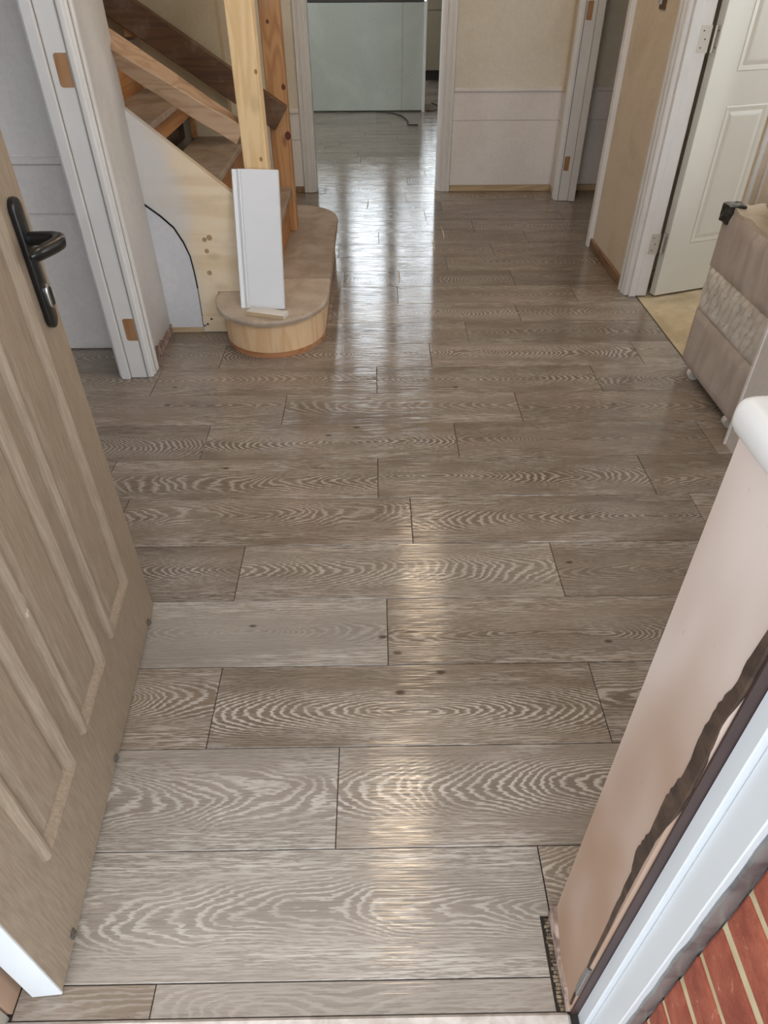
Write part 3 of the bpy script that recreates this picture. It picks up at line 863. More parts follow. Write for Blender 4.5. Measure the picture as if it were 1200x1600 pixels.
# trim_3: far jamb of the right passage doorway
t3 = struct(box('trim_3', XR - 0.001, XR + 0.102, 4.185, 4.215, 0.002, 2.02, 'white_gloss', bevel=0.002), 'white lining on the far right with brown hinge recesses beside the dado wall', 'door frame')
box('door_stop', XR + 0.062, XR + 0.102, 4.172, 4.185, 0.002, 2.02, 'white_gloss', t3, 0.002)
arch_vertical('architrave', 'x', XR - 0.0005, 4.192, -1, 1, 2.06, t3, w=0.072, t=0.024)
box('seam', XR + 0.0590, XR + 0.0620, 4.1830, 4.1855, 0.002, 2.02, 'seam', t3)
box('seam', XR - 0.0020, XR + 0.0010, 4.1830, 4.1920, 0.002, 2.02, 'seam', t3)
recess(t3, XR + 0.006, XR + 0.038, 4.185, 0.175, 0.255)
recess(t3, XR + 0.006, XR + 0.038, 4.185, 0.925, 1.010)
# trim_4: near jamb of that doorway, seen edge-on at the end of the right wall pier
t4 = struct(box('trim_4', XR - 0.001, XR + 0.102, 3.36, 3.388, 0.002, 2.02, 'white_gloss', bevel=0.002), 'thin cream architrave at the far end of the right hall wall', 'door frame')
arch_vertical('architrave', 'x', XR - 0.0005, 3.386, -1, -1, 2.06, t4, w=0.060, t=0.024, mat='white_gloss')
# trim_16: far jamb of the near right doorway, carries the white panelled door
t5 = struct(box('trim_16', XR - 0.001, XR + 0.0815, 2.660, 2.690, 0.002, 2.02, 'white_gloss', bevel=0.002), 'white lining and architrave that carries the panelled door on the right', 'door frame')
box('door_stop', XR - 0.001, XR + 0.030, 2.647, 2.660, 0.002, 2.02, 'white_gloss', t5, 0.002)
arch_vertical('architrave', 'x', XR - 0.0005, 2.668, -1, 1, 2.06, t5, w=0.080, t=0.024)
box('seam', XR + 0.0300, XR + 0.0318, 2.6588, 2.6602, 0.002, 2.02, 'seam', t5)
t6 = struct(box('trim_17', 1.108, 1.216, 1.452, 1.462, 0.0, 2.02, 'wall_board'), 'pale end face of the near right wall', 'door frame')

# ------------------------------------------------------------------ front door (door_1), opened inward on the left
A0 = Vector((-0.48738, -0.01326, 0.0))
T = Vector((-0.07115, 0.99747, 0.0))
ang = math.atan2(T.y, T.x)      # local +x runs along the leaf from the hinge, local -y faces the camera side
d1 = struct(empty('door_1', (A0.x, A0.y, 0.0), ang), 'taupe panelled front door standing open on the left', 'door')
DW, DZ0, DZ1, DT = 0.7935, 0.008, 2.02, 0.044
box('leaf', 0.0035, DW, 0.0, DT, DZ0, DZ1, 'front_door', d1, 0.0015)
e = box('hinge_edge', -0.0005, 0.0040, -0.0003, DT + 0.0005, DZ0 - 0.001, DZ1, 'white_upvc', d1, 0.001)
e['label'] = 'white hinge edge of the door'

def panel_ring(parent, s0, s1, z0, z1):
    """moulded panel: profile swept round a rectangle on the leaf's outer face (local y = 0, outwards = -y)"""
    prof = [(0.000, -0.0005), (0.0012, 0.0060), (0.003, 0.0105), (0.006, 0.0125), (0.0105, 0.0125), (0.015, 0.0105), (0.020, 0.0065), (0.024, 0.0022), (0.027, 0.0006),
            (0.031, 0.0010), (0.036, 0.0042), (0.041, 0.0064), (0.046, 0.0068)]
    bm = bmesh.new()
    rings = []
    for (off, h) in prof:
        rings.append([bm.verts.new(p) for p in ((s0 + off, -h, z0 + off), (s1 - off, -h, z0 + off), (s1 - off, -h, z1 - off), (s0 + off, -h, z1 - off))])
    for a, b in zip(rings, rings[1:]):
        for k in range(4):
            bm.faces.new((a[k], a[(k + 1) % 4], b[(k + 1) % 4], b[k]))
    bm.faces.new(rings[-1])
    back = [bm.verts.new((v.co.x, 0.001, v.co.z)) for v in rings[0]]
    for k in range(4):
        bm.faces.new((back[k], back[(k + 1) % 4], rings[0][(k + 1) % 4], rings[0][k]))
    bm.faces.new(back[::-1])
    return finish('moulded_panel', bm, 'front_door', parent)
for s0, s1 in ((0.110, 0.270), (0.319, 0.478), (0.527, 0.684)):
    panel_ring(d1, s0, s1, 0.200, 1.86)

# handle: long rounded backplate, cranked lever, oval key escutcheon
def stadium(cx, z0, z1, r, n=10):
    pts = []
    for k in range(n + 1):
        a = PI * k / n
        pts.append((cx + r * math.cos(a), z1 - r + r * math.sin(a)))
    for k in range(n + 1):
        a = PI + PI * k / n
        pts.append((cx + r * math.cos(a), z0 + r + r * math.sin(a)))
    return pts
hb = bmesh.new()
add_prism(hb, stadium(0.740, 0.744, 0.947, 0.0175), 'y', -0.011, 0.0)
hd = finish('handle', hb, 'black_metal', d1, bevel=0.0035, seg=2, smooth=True)
hd['label'] = 'black door handle on a long backplate'
hb = bmesh.new()
lp = [(0.742, -0.010, 0.886), (0.742, -0.030, 0.886), (0.741, -0.046, 0.886), (0.735, -0.056, 0.886), (0.722, -0.060, 0.885), (0.706, -0.057, 0.885),
      (0.688, -0.053, 0.886), (0.668, -0.048, 0.887), (0.656, -0.044, 0.887), (0.650, -0.041, 0.887)]
add_tube(hb, lp, [0.0105, 0.0102, 0.0105, 0.011, (0.0105, 0.011), (0.0090, 0.0108), (0.0085, 0.0105), (0.0080, 0.010), (0.0068, 0.0085), (0.003, 0.004)], 12)
finish('lever', hb, 'black_metal', hd, smooth=True)
hb = bmesh.new()
add_prism(hb, stadium(0.742, 0.775, 0.816, 0.011), 'y', -0.0165, -0.010)
es_ = finish('key_escutcheon', hb, 'chrome', hd, bevel=0.002, seg=2, smooth=True)
hb = bmesh.new()
add_prism(hb, stadium(0.742, 0.781, 0.811, 0.0045), 'y', -0.0175, -0.012)
finish('keyhole', hb, 'black_gap', hd)
for s, z in ((0.076, 0.024), (0.384, 0.021), (0.732, 0.019)):
    bm = bmesh.new()
    add_box(bm, s - 0.007, s + 0.007, -0.004, 0.0, z - 0.006, z + 0.007)
    add_box(bm, s - 0.003, s + 0.003, -0.007, -0.003, z - 0.003, z + 0.004)
    finish('clip', bm, 'clip', d1, bevel=0.001)

# ------------------------------------------------------------------ white panelled door (door_2) on the right
P0 = Vector((1.2662, 2.6488, 0.0))
T2 = Vector((0.94381, 0.33050, 0.0))
d2 = struct(empty('door_2', P0, math.atan2(T2.y, T2.x)), 'white panelled door ajar on the right behind the bed base', 'door')
box('leaf', 0.0, 0.72, 0.0, 0.036, 0.006, 1.98, 'white_door', d2, 0.0015)
def sunk_panel(parent, s0, s1, z0, z1):
    prof = [(0.0, -0.0004), (0.004, 0.0022), (0.012, 0.0014), (0.020, 0.0006), (0.034, 0.0038), (0.040, 0.0042)]
    bm = bmesh.new()
    rings = []
    for off, h in prof:
        rings.append([bm.verts.new(p) for p in ((s0 + off, -h, z0 + off), (s1 - off, -h, z0 + off), (s1 - off, -h, z1 - off), (s0 + off, -h, z1 - off))])
    for a, b in zip(rings, rings[1:]):
        for k in range(4):
            bm.faces.new((a[k], a[(k + 1) % 4], b[(k + 1) % 4], b[k]))
    bm.faces.new(rings[-1])
    return finish('moulded_panel', bm, 'white_door', parent)
for s0, s1 in ((0.118, 0.325), (0.415, 0.62)):
    sunk_panel(d2, s0, s1, 0.225, 0.748)
    sunk_panel(d2, s0, s1, 0.862, 1.55)
for z in (0.190, 0.925):
    hg = box('hinge', -0.0018, 0.0, 0.002, 0.030, z, z + 0.085, 'steel_white', d2)
    bm = bmesh.new()
    add_tube(bm, [(-0.012, 0.016, z), (-0.012, 0.016, z + 0.085)], 0.0048, 10)
    finish('knuckle', bm, 'steel_white', hg, smooth=True)
    bm = bmesh.new()
    for q in range(3):
        xx = 0.011 + 0.010 * (q % 2)
        add_tube(bm, [(-0.0026, xx, z + 0.016 + 0.026 * q), (-0.0016, xx, z + 0.016 + 0.026 * q)], 0.0026, 8)
    finish('screw_row', bm, 'cable', hg)
    pl = box('hinge_plate', XR + 0.044, XR + 0.084, 2.6575, 2.6600, z, z + 0.085, 'steel_white', t5)
    bm = bmesh.new()
    for q in range(3):
        add_tube(bm, [(XR + 0.056 + 0.010 * (q % 2), 2.6566, z + 0.016 + 0.026 * q), (XR + 0.056 + 0.010 * (q % 2), 2.6580, z + 0.016 + 0.026 * q)], 0.0026, 8)
    finish('screw_row', bm, 'cable', pl)
# upright board standing behind the bed base, in front of the white door
ub = tag(box('upright_board', 1.381, 1.83, 2.340, 2.358, -0.006, 1.75, 'wall_beige', bevel=0.001), 'tall beige board standing upright behind the bed base', 'board')
box('edge_strip', 1.381, 1.397, 2.331, 2.340, -0.006, 1.75, 'white_gloss', ub, 0.002)
box('edge_strip', 1.422, 1.432, 2.334, 2.340, -0.006, 1.75, 'wall_grey', ub, 0.002)

# ------------------------------------------------------------------ staircase
st = tag(empty('staircase', (-0.62, 2.75, 0.0)), 'half-built pine staircase climbing to the left with rounded bottom step', 'staircase')
so = st.location.copy()
def sfin(name, bm, mat, parent=None, **kw):
    """build in world space, parent to the staircase empty (or to one of its parts, which sit at its origin)"""
    bmesh.ops.translate(bm, verts=bm.verts[:], vec=-so)
    return finish(name, bm, mat, parent or st, **kw)
def sbox(name, x0, x1, y0, y1, z0, z1, mat, parent=None, **kw):
    bm = bmesh.new()
    add_box(bm, x0, x1, y0, y1, z0, z1)
    return sfin(name, bm, mat, parent, **kw)

RISE, GO = 0.190, 0.205
ZT = [0.170, 0.370, 0.560, 0.750, 0.940, 1.130]
NX = [None, -0.385, -0.590, -0.795, -1.000, -1.205]
YS0, YS1 = 2.330, 2.362         # outer string
YW = 3.212
# rounded bottom step
def stadium_xy(x0, x1, yf, yb, ry, n=18):
    cx, rx = (x0 + x1) / 2, (x1 - x0) / 2
    p = []
    for k in range(n + 1):
        a = PI + PI * k / n
        p.append((cx + rx * math.cos(a), yf + ry + ry * math.sin(a)))
    for k in range(n + 1):
        a = PI * k / n
        p.append((cx + rx * math.cos(a), yb - ry + ry * math.sin(a)))
    return p
bm = bmesh.new()
add_prism(bm, stadium_xy(-0.606, -0.208, 2.078, 3.50, 0.215), 'z', 0.024, 0.146)
br = sfin('curved_riser', bm, 'bent_riser', smooth=True)
br['label'] = 'curved pine riser of the rounded bottom step'
bm = bmesh.new()
add_prism(bm, stadium_xy(-0.604, -0.210, 2.081, 3.498, 0.213), 'z', 0.0, 0.024)
sfin('base_strip', bm, 'riser_strip', smooth=True)
# bottom tread in three boards
out = stadium_xy(-0.630, -0.190, 2.035, 3.525, 0.245)
def clip_y(poly, lo, hi):
    def cut(pts, lim, keep_less):
        res = []
        for i in range(len(pts)):
            a, b = pts[i], pts[(i + 1) % len(pts)]
            ia = (a[1] <= lim) if keep_less else (a[1] >= lim)
            ib = (b[1] <= lim) if keep_less else (b[1] >= lim)
            if ia:
                res.append(a)
            if ia != ib:
                t = (lim - a[1]) / (b[1] - a[1])
                res.append((a[0] + t * (b[0] - a[0]), lim))
        return res
    return cut(cut(poly, lo, False), hi, True)
for lo, hi, mt in ((2.0, 2.464, 'tread_pale'), (2.4665, 2.93, 'tread'), (2.9325, 3.6, 'tread')):
    bm = bmesh.new()
    add_prism(bm, clip_y(out, lo, hi), 'z', 0.146, 0.170)
    tr = sfin('tread', bm, mt, bevel=0.006 if lo < 2.1 else 0.003, seg=2)
bm = bmesh.new()
add_prism(bm, stadium_xy(-0.6285, -0.1875, 2.0335, 3.5265, 0.245), 'z', 0.150, 0.159)
sfin('nosing', bm, 'tread', smooth=True)
# treads and risers above
for k in range(1, 6):
    z, nx = ZT[k], NX[k]
    back = nx - GO - 0.03
    sbox('tread', back, nx, YS1 - 0.012, YW - 0.002, z - 0.024, z, 'tread', bevel=0.004, seg=2)
    if k == 3:
        sbox('riser', nx - 0.042, nx - 0.024, YS1 - 0.012, YW - 0.002, z - 0.095, z - 0.0245, 'pine_riser')
        sbox('riser_end', nx - 0.042, nx - 0.022, YW - 0.032, YW - 0.003, ZT[k - 1] + 0.0005, z - 0.0955, 'pine_riser')
        b = sbox('plastic_film', nx - 0.075, nx - 0.072, YS1, YW - 0.034, ZT[k - 1] + 0.0005, z - 0.0955, 'film')  # film coloured dark for the unlit void behind the open riser
    else:
        sbox('riser', nx - 0.042, nx - 0.024, YS1 - 0.012, YW - 0.002, ZT[k - 1] + 0.0005, z - 0.0245, 'pine_riser')
# outer string: sloping board whose foot runs down to the floor beside the curved step
def ztop(x):
    return 0.806 + (x + 0.849) * (0.542 - 0.806) / (0.849 - 0.528)
curve = [(-0.712, 0.0), (-0.7105, 0.10), (-0.709, 0.185), (-0.711, 0.250), (-0.716, 0.311), (-0.732, 0.366), (-0.758, 0.420), (-0.800, 0.463), (-0.852, 0.505)]
bm = bmesh.new()
xr = -0.468
poly = [(xr, 0.1705), (xr, ztop(xr)), (-1.35, ztop(-1.35)), (-1.35, 0.86), (-0.90, 0.542)] + [(x, z) for x, z in curve[::-1]] + [(-0.610, 0.0), (-0.610, 0.146), (-0.633, 0.147), (-0.633, 0.1705)]
add_prism(bm, poly, 'y', YS0, YS1)
sg = sfin('string', bm, 'pine_string')
sg['label'] = 'pale pine outer string board'
sbox('foot_block', -0.712, -0.612, 2.322, 2.330, 0.002, 0.070, 'pine_string', bevel=0.001)
bm = bmesh.new()
for xk, zk in ((-0.694, 0.036), (-0.675, 0.058), (-0.706, 0.03)):
    bm = bmesh.new()
    add_tube(bm, [(xk, 2.3212, zk), (xk, 2.3225, zk)], 0.005, 8)
    sfin('nail_hole', bm, 'timber_dark', sg)
for xk, zk, rk in ((-0.652, 0.372, 0.009), (-0.632, 0.380, 0.011), (-0.650, 0.330, 0.009), (-0.654, 0.245, 0.010)):
    bm = bmesh.new()
    add_tube(bm, [(xk, 2.3296, zk), (xk, 2.3302, zk)], rk, 10)
    sfin('knot', bm, 'knot_pale', sg)
# white sheet filling the space below the string, black shadow gap on the curve
bm = bmesh.new()
xo = [(-0.8495, 0.022)] + [(-0.716, 0.022)] + [(x - 0.004, z) for x, z in curve[1:-1]] + [(-0.8495, 0.498)]
add_prism(bm, xo, 'y', YS0 - 0.004, YS0 + 0.012)
ip = sfin('infill_sheet', bm, 'sheet_white')
ip['label'] = 'white sheet below the stair string'
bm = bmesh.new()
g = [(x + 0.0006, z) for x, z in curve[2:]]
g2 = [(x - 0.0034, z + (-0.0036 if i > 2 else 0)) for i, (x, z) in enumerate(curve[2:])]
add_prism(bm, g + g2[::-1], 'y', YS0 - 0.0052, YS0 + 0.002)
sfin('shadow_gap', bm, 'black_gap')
sbox('bottom_batten', -0.848, -0.713, YS0 - 0.006, YS0 + 0.012, 0.001, 0.022, 'bare_timber')
# newels
nw = sbox('newel', -0.466, -0.381, 2.322, 2.407, 0.1705, 2.35, 'pine_pale', bevel=0.003)
nw['label'] = 'pale square pine newel post at the front'
nb = sbox('newel', -0.463, -0.378, 3.085, 3.170, 0.1705, 2.35, 'pine_orange', bevel=0.003)
nb['label'] = 'orange knotty pine newel post at the back'
bm = bmesh.new()
for xk, zk, rk in ((-0.385, 0.583, 0.018), (-0.387, 0.77, 0.012), (-0.43, 1.0, 0.008)):
    bm = bmesh.new()
    add_tube(bm, [(xk, 3.0842, zk), (xk, 3.0856, zk)], [(rk * 0.75, rk), (rk * 0.75, rk)], 12)
    sfin('knot', bm, M['knot_red'], nb)
bm = bmesh.new()
for xk, zk, rk in ((-0.402, 0.652, 0.007), (-0.388, 0.915, 0.007)):
    bm = bmesh.new()
    add_tube(bm, [(xk, 2.3212, zk), (xk, 2.3226, zk)], [(rk * 0.8, rk * 1.1), (rk * 0.8, rk * 1.1)], 10)
    sfin('knot', bm, M['knot_brown'], nw)
# rough rails: the front one rolls over towards its upper end
def rail(name, p0, p1, wid, dep, roll0, roll1, mat, seg=14, jit=0.0):
    bm = bmesh.new()
    p0, p1 = Vector(p0), Vector(p1)
    ax = (p1 - p0).normalized()
    side = Vector((0, 1, 0))
    up = side.cross(ax).normalized()
    if up.z < 0:
        up = -up
    rings = []
    for i in range(seg + 1):
        f = i / seg
        c = p0.lerp(p1, f)
        a = roll0 + (roll1 - roll0) * f
        s = side * math.cos(a) + up * math.sin(a)
        u = up * math.cos(a) - side * math.sin(a)
        j = jit * (noise.noise(Vector((f * 9, 1.3, 0))))
        rings.append([bm.verts.new(c + s * sx * wid / 2 + u * (sz * dep / 2 + j)) for sx, sz in ((-1, -1), (1, -1), (1, 1), (-1, 1))])
    for a_, b_ in zip(rings, rings[1:]):
        for k in range(4):
            bm.faces.new((a_[k], a_[(k + 1) % 4], b_[(k + 1) % 4], b_[k]))
    bm.faces.new(rings[0][::-1])
    bm.faces.new(rings[-1])
    return sfin(name, bm, mat, bevel=0.003)
hr = rail('handrail', (-0.4665, 2.365, 0.722), (-1.30, 2.365, 0.722 + 0.835 * 0.655), 0.072, 0.064, 0.0, 1.25, 'timber_rail', jit=0.004)
hr['label'] = 'rough pale timber rail on the near side'
hr2 = rail('handrail', (-0.405, 3.062, 0.655), (-1.60, 3.062, 0.655 + 1.195 * 0.655), 0.044, 0.108, 0.0, 0.0, 'timber_dark', jit=0.002)
hr2['label'] = 'dark timber rail on the far side'
sbox('upper_post', -1.03, -0.975, 3.10, 3.16, 0.95, 2.3, 'pine_orange', bevel=0.002)

# white skirting offcut leaning on the newel
bl = Vector((-0.5180, 2.158, 0.1712))
brt = Vector((-0.3480, 2.136, 0.1755))
tl = Vector((-0.5200, 2.298, 0.624))
ux = (brt - bl).normalized()
uz = (tl - bl)
uz = (uz - ux * uz.dot(ux)).normalized()
uy = uz.cross(ux).normalized()          # away from the camera
bm = bmesh.new()
BW, BH, BT = 0.172, 0.473, 0.017
# section across the board: ogee moulding on its left edge, (across, forward)
sec = [(0, 0), (0, 0.006), (0.004, 0.011), (0.010, 0.009), (0.016, 0.007), (0.022, 0.010), (0.026, 0.0155), (0.030, 0.017), (0.034, 0.0145), (0.038, 0.017), (BW, 0.017), (BW, 0.0)]
lo_, hi_ = [], []
for (u, v) in sec:
    p = ux * u - uy * v
    lo_.append(bm.verts.new(p))
    hi_.append(bm.verts.new(p + uz * (BH + (0.004 if u < 0.04 else 0))))
n = len(sec)
bm.faces.new(lo_)
bm.faces.new(hi_[::-1])
for i in range(n):
    bm.faces.new((lo_[i], hi_[i], hi_[(i + 1) % n], lo_[(i + 1) % n]))
ob = finish('skirting_offcut', bm, mat_plain('white_primed_mdf', srgb(224, 226, 230), 0.35, var=0.012))
ob.location = bl + uy * 0.017
tag(ob, 'white moulded skirting offcut leaning upright against the pale newel', 'skirting board')
# small offcut lying flat on the bottom tread in front of it
bm = bmesh.new()
add_box(bm, -0.075, 0.075, -0.024, 0.024, 0.0, 0.016)
so2 = finish('skirting_scrap', bm, mat_plain('white_scrap', srgb(214, 208, 200), 0.4), bevel=0.001)
so2.location = (-0.405, 2.094, 0.1705)
so2.rotation_euler = (0, 0, -0.33)
tag(so2, 'short white skirting scrap lying flat on the rounded bottom step', 'skirting board')
box('raw_edge', -0.0755, 0.0755, -0.0246, -0.0236, 0.001, 0.015, 'bare_timber', so2)

# ------------------------------------------------------------------ wrapped divan bed base on the right
dv = tag(empty('divan_bed_base', (1.50, 1.72, 0.0)), 'grey upholstered bed base wrapped in clear plastic in the right doorway', 'bed base')
do = dv.location.copy()
def soft_box(name, x0, x1, y0, y1, z0, z1, mat, fn, res=0.018, edge=0.014, parent=dv):
    """closed box of small quads pushed along x/y/z by fn(p, side) with rounded edges"""
    bm = bmesh.new()
    add_box(bm, x0, x1, y0, y1, z0, z1)
    def split(axis, lo, hi):
        n = max(1, int((hi - lo) / res))
        for i in range(1, n):
            c = [0, 0, 0]
            nn = [0, 0, 0]
            c[axis] = lo + (hi - lo) * i / n
            nn[axis] = 1
            bmesh.ops.bisect_plane(bm, geom=bm.verts[:] + bm.edges[:] + bm.faces[:], plane_co=c, plane_no=nn)
    split(1, y0, y1)
    split(2, z0, z1)
    n0 = 8
    for i in range(1, n0):
        bmesh.ops.bisect_plane(bm, geom=bm.verts[:] + bm.edges[:] + bm.faces[:], plane_co=(x0 + (x1 - x0) * i / n0, 0, 0), plane_no=(1, 0, 0))
    bm.normal_update()
    cx, cy, cz = (x0 + x1) / 2, (y0 + y1) / 2, (z0 + z1) / 2
    for v in bm.verts:
        p = v.co.copy()
        ny = min(p.y - y0, y1 - p.y)
        nz = min(p.z - z0, z1 - p.z)
        if p.x < x0 + 1e-5:
            e_ = min(1.0, min(ny, nz) / edge)
            v.co.x += fn(p) * e_ + (1 - e_) * 0.008
    bmesh.ops.translate(bm, verts=bm.verts[:], vec=-do)
    return finish(name, bm, mat, parent, smooth=True)
def wr(p, a=0.006, s=14.0):
    return a * noise.noise(Vector((p.y * s + p.z * 5, p.z * 3.0, 2.7))) + a * 0.6 * noise.noise(Vector((p.y * s * 2.2, p.z * 6.0, 9.1)))
def quilt(p):
    u = (p.y + 0.30 * p.z) / 0.034
    v = (p.z - 0.236 + 0.25 * p.y) / 0.075
    h = abs(math.sin(PI * u)) ** 0.8 * (0.55 + 0.45 * abs(math.sin(PI * v + 1.57 * (math.floor(u) % 2))))
    return -0.017 * h + 0.011
soft_box('base_band', 1.138, 1.90, 1.475, 1.975, 0.035, 0.236, 'fabric', lambda p: wr(p, 0.008))
soft_box('quilted_band', 1.140, 1.895, 1.478, 1.972, 0.236, 0.388, 'fabric_light', quilt, res=0.009)
soft_box('upper_band', 1.138, 1.90, 1.475, 1.975, 0.388, 0.566, 'fabric', lambda p: wr(p, 0.011, 11.0))
# plastic-covered top and the soft bolster lying on it are part of the wrapped base
bm = bmesh.new()
add_box(bm, 1.148, 1.895, 1.48, 1.970, 0.566, 0.583)
for i in range(1, 30):
    bmesh.ops.bisect_plane(bm, geom=bm.verts[:] + bm.edges[:] + bm.faces[:], plane_co=(1.148 + 0.747 * i / 30, 0, 0), plane_no=(1, 0, 0))
for i in range(1, 20):
    bmesh.ops.bisect_plane(bm, geom=bm.verts[:] + bm.edges[:] + bm.faces[:], plane_co=(0, 1.48 + 0.49 * i / 20, 0), plane_no=(0, 1, 0))
for v in bm.verts:
    if v.co.z > 0.58:
        v.co.z += 0.012 * noise.noise(Vector((v.co.x * 16, v.co.y * 16, 0))) + 0.006 * noise.noise(Vector((v.co.x * 40, v.co.y * 40, 3)))
bmesh.ops.translate(bm, verts=bm.verts[:], vec=-do)
finish('plastic_top', bm, 'plastic', dv, smooth=True)
bm = bmesh.new()
bmesh.ops.create_uvsphere(bm, u_segments=36, v_segments=20, radius=1.0)
for v in bm.verts:
    p = v.co
    q = Vector((math.copysign(abs(p.x) ** 0.7, p.x) * 0.335, math.copysign(abs(p.y) ** 0.7, p.y) * 0.24, math.copysign(abs(p.z) ** 0.8, p.z) * 0.095))
    q += Vector((1, 1, 1)) * 0.007 * noise.noise(q * 22)
    v.co = q + Vector((1.505, 1.722, 0.655)) - do
bo = finish('plastic_bolster', bm, 'plastic', dv, smooth=True)
bo['label'] = 'cream padding under clear plastic on top'
# black taped corner
bm = bmesh.new()
add_box(bm, 1.132, 1.185, 1.922, 1.980, 0.535, 0.590)
for ax, lo, hi in ((0, 1.132, 1.185), (1, 1.922, 1.980), (2, 0.535, 0.590)):
    for i in range(1, 5):
        c = [0, 0, 0]; nn = [0, 0, 0]
        c[ax] = lo + (hi - lo) * i / 5; nn[ax] = 1
        bmesh.ops.bisect_plane(bm, geom=bm.verts[:] + bm.edges[:] + bm.faces[:], plane_co=c, plane_no=nn)
for v in bm.verts:
    v.co += Vector((noise.noise(v.co * 60), noise.noise(v.co * 60 + Vector((7, 0, 0))), noise.noise(v.co * 60 + Vector((0, 9, 0))))) * 0.0035
bmesh.ops.translate(bm, verts=bm.verts[:], vec=-do)
cp = finish('black_corner', bm, 'black_plastic', dv)
cp['label'] = 'black plastic wrapped corner'
for cy_ in (1.885, 1.56):
    bm = bmesh.new()
    add_tube(bm, [(1.160, cy_ - 0.012, 0.020), (1.160, cy_ + 0.012, 0.020)], 0.0205, 14)
    add_box(bm, 1.152, 1.168, cy_ - 0.016, cy_ + 0.016, 0.026, 0.040)
    bmesh.ops.translate(bm, verts=bm.verts[:], vec=-do)
    finish('castor', bm, 'castor', dv, smooth=True)
for cx_, cy_ in ((1.85, 1.93), (1.85, 1.52)):
    bm = bmesh.new()
    add_tube(bm, [(cx_, cy_ - 0.012, 0.020), (cx_, cy_ + 0.012, 0.020)], 0.0205, 14)
    add_box(bm, cx_ - 0.008, cx_ + 0.008, cy_ - 0.016, cy_ + 0.016, 0.026, 0.040)
    bmesh.ops.translate(bm, verts=bm.verts[:], vec=-do)
    finish('castor', bm, 'castor', dv, smooth=True)

# ------------------------------------------------------------------ kitchen beyond the doorway
ki = tag(empty('kitchen_island', (0.0, 7.6, 0.0)), 'grey-green panelled kitchen island standing beyond the doorway', 'kitchen island')
ko = ki.location.copy()
def kbox(name, x0, x1, y0, y1, z0, z1, mat, root, off, bevel=0.0):
    bm = bmesh.new()
    add_box(bm, x0 - off.x, x1 - off.x, y0 - off.y, y1 - off.y, z0, z1)
    return finish(name, bm, mat, root, bevel)
kbox('carcass', -1.05, 0.468, 7.302, 7.90, 0.02, 0.846, 'cabinet', ki, ko)
p = kbox('back_panel', -1.05, 0.2735, 7.282, 7.302, 0.012, 0.858, 'island', ki, ko, 0.001)
kbox('back_panel', 0.2755, 0.468, 7.282, 7.302, 0.012, 0.858, 'island', ki, ko, 0.001)
e = kbox('end_panel', 0.470, 0.496, 7.262, 7.92, 0.0, 0.866, 'white_gloss', ki, ko, 0.002)
e['label'] = 'white end panel'
kbox('worktop', -1.07, 0.468, 7.30, 7.92, 0.860, 0.884, 'worktop', ki, ko, 0.002)
for i, x0 in enumerate((0.62, 1.23)):
    cb = tag(empty('base_cabinet', (x0 + 0.3, 9.6, 0.0)), 'beige kitchen base cabinet on a dark plinth, %s of the two at the far wall' % ('left', 'right')[i], 'cabinet', 'kitchen base cabinets at the far wall')
    co = cb.location.copy()
    kbox('plinth', x0, x0 + 0.6, 9.37, 9.95, 0.0, 0.10, 'dark_plinth', cb, co)
    kbox('body', x0, x0 + 0.6, 9.345, 9.95, 0.10, 0.80, 'cabinet', cb, co)
    dr = kbox('door', x0 + 0.003, x0 + 0.597, 9.325, 9.344, 0.105, 0.680, 'cabinet', cb, co, 0.002)
    kbox('drawer', x0 + 0.003, x0 + 0.597, 9.325, 9.344, 0.690, 0.795, 'cabinet', cb, co, 0.002)
tag(box('worktop', 0.60, 1.86, 9.30, 9.97, 0.802, 0.84, 'worktop', bevel=0.003), 'dark worktop over the two base cabinets at the far wall', 'worktop')
def cable(name, pts, r, mat, label):
    bm = bmesh.new()
    P = [Vector(p) for p in pts]
    sm = []
    for i in range(len(P) - 1):
        a, b, c, d = P[max(i - 1, 0)], P[i], P[i + 1], P[min(i + 2, len(P) - 1)]
        for k in range(6):
            t = k / 6
            sm.append(0.5 * ((2 * b) + (c - a) * t + (2 * a - 5 * b + 4 * c - d) * t * t + (3 * b - a - 3 * c + d) * t ** 3))
    sm.append(P[-1])
    add_tube(bm, sm, r, 6)
    return tag(finish(name, bm, mat, smooth=True), label, 'cable')
cable('power_cable', [(0.02, 7.26, 0.006), (0.13, 7.23, 0.006), (0.22, 7.13, 0.006), (0.28, 6.98, 0.006), (0.31, 6.78, 0.006), (0.315, 6.62, 0.006), (0.40, 6.60, 0.006)], 0.0055, 'cable', 'black cable trailing on the kitchen floor below the island panel')
cable('cable_loop', [(0.52, 7.34, 0.007), (0.58, 7.30, 0.007), (0.64, 7.42, 0.007), (0.65, 7.60, 0.007), (0.60, 7.74, 0.007)], 0.007, 'cable_brown', 'brown cable loop on the floor beside the white island end panel')

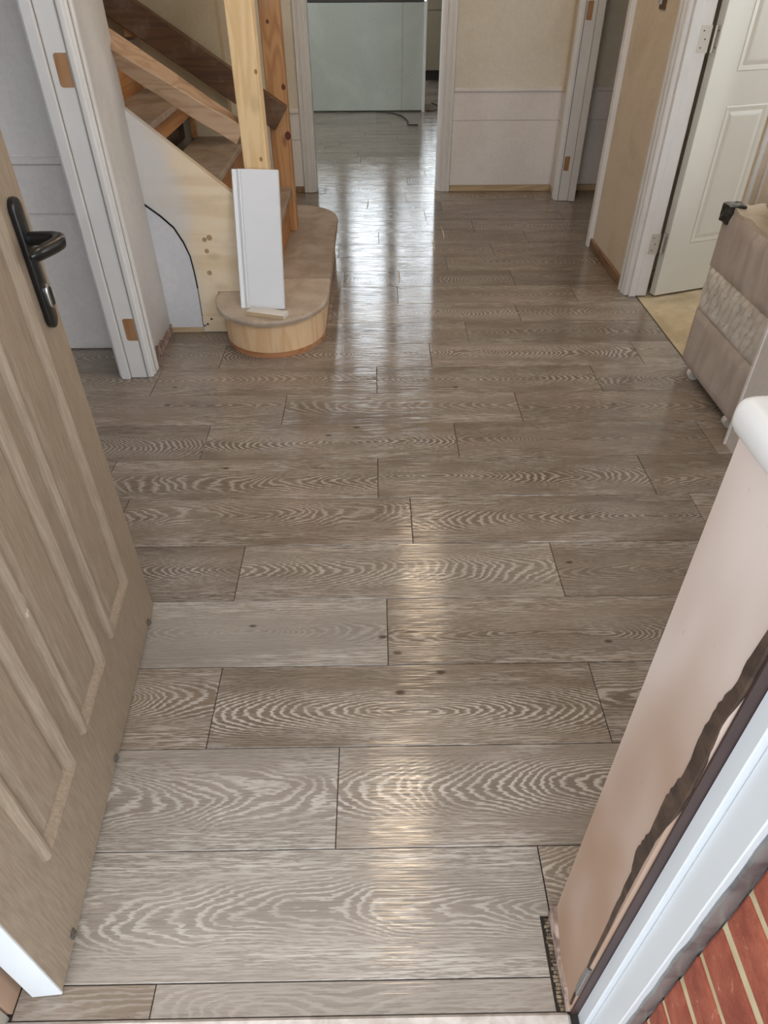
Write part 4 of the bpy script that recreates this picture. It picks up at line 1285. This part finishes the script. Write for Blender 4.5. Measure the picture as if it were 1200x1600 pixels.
# ------------------------------------------------------------------ small things
def unproj(u, v, z=0.0):
    d_ = _r * ((u - 600) / 1066.01) + _d * ((v - 800) / 1066.01) + _f
    o_ = Vector((0, -0.352734, 1.225588))
    return o_ + d_ * ((z - o_.z) / d_.z)
spl = [((575, 310), (573, 327), 'pale wood splinter on the floor in front of the kitchen doorway'),
       ((689, 355), (694, 375), 'pale wood splinter on the floor, farther of the pair on the right'),
       ((675, 377), (679, 394), 'pale wood splinter on the floor, nearer of the pair on the right'),
       ((622, 422), (624, 442), 'pale wood splinter on the floor in the bright window reflection, nearest the camera')]
for (a, b, lab) in spl:
    pa, pb = unproj(*a), unproj(*b)
    bm = bmesh.new()
    dirv = pb - pa
    ln = dirv.length
    add_tube(bm, [(-ln / 2, 0, 0.002), (-ln * 0.1, 0.004, 0.0032), (ln * 0.2, 0.003, 0.0032), (ln / 2, -0.002, 0.002)], [(0.0008, 0.0008), (0.0028, 0.0018), (0.0026, 0.0016), (0.0008, 0.0008)], 6)
    s = finish('wood_splinter', bm, 'splinter')
    s.location = (pa + pb) / 2
    s.rotation_euler = (0, 0, math.atan2(dirv.y, dirv.x))
    tag(s, lab, 'splinter', 'wood splinters on the hall floor')
# electrical back box with bare wires on the right wall
bb = tag(empty('socket_back_box', (XR, 2.985, 1.05)), 'open metal back box with wire ends in the right wall', 'electrical box')
bm = bmesh.new()
add_box(bm, -0.004, 0.002, -0.035, 0.035, -0.012, 0.075)
finish('box_rim', bm, mat_plain('rusty_box', srgb(104, 84, 66), 0.6, 0.3), bb)
for k in range(3):
    bm = bmesh.new()
    add_tube(bm, [(-0.004, -0.018 + 0.016 * k, 0.07), (-0.014, -0.018 + 0.016 * k, 0.03), (-0.016, -0.016 + 0.016 * k, 0.005)], 0.003, 6)
    finish('wire', bm, 'chrome', bb)
# two warm ceiling lamps in the hall (above the frame)
for i, (x, y, lab) in enumerate(((0.30, 3.05, 'round warm ceiling lamp in the hall by the staircase'), (0.10, 1.36, 'round warm ceiling lamp in the hall by the front door'))):
    lm = tag(empty('ceiling_lamp', (x, y, H)), lab, 'lamp')
    bm = bmesh.new()
    add_tube(bm, [(0, 0, 0.0), (0, 0, -0.012)], 0.19, 32)
    finish('bezel', bm, 'white_gloss', lm)
    bm = bmesh.new()
    add_tube(bm, [(0, 0, -0.012), (0, 0, -0.018)], 0.17, 32)
    finish('lens', bm, 'lamp', lm)
    ld = bpy.data.lights.new('ceiling_lamp_light', 'POINT')
    ld.energy = 5.2
    ld.color = (1.0, 0.80, 0.58)
    ld.shadow_soft_size = 0.17
    lo = bpy.data.objects.new('lamp_light', ld)
    lo.location = (0, 0, -0.19)
    lo.parent = lm
    C.objects.link(lo)
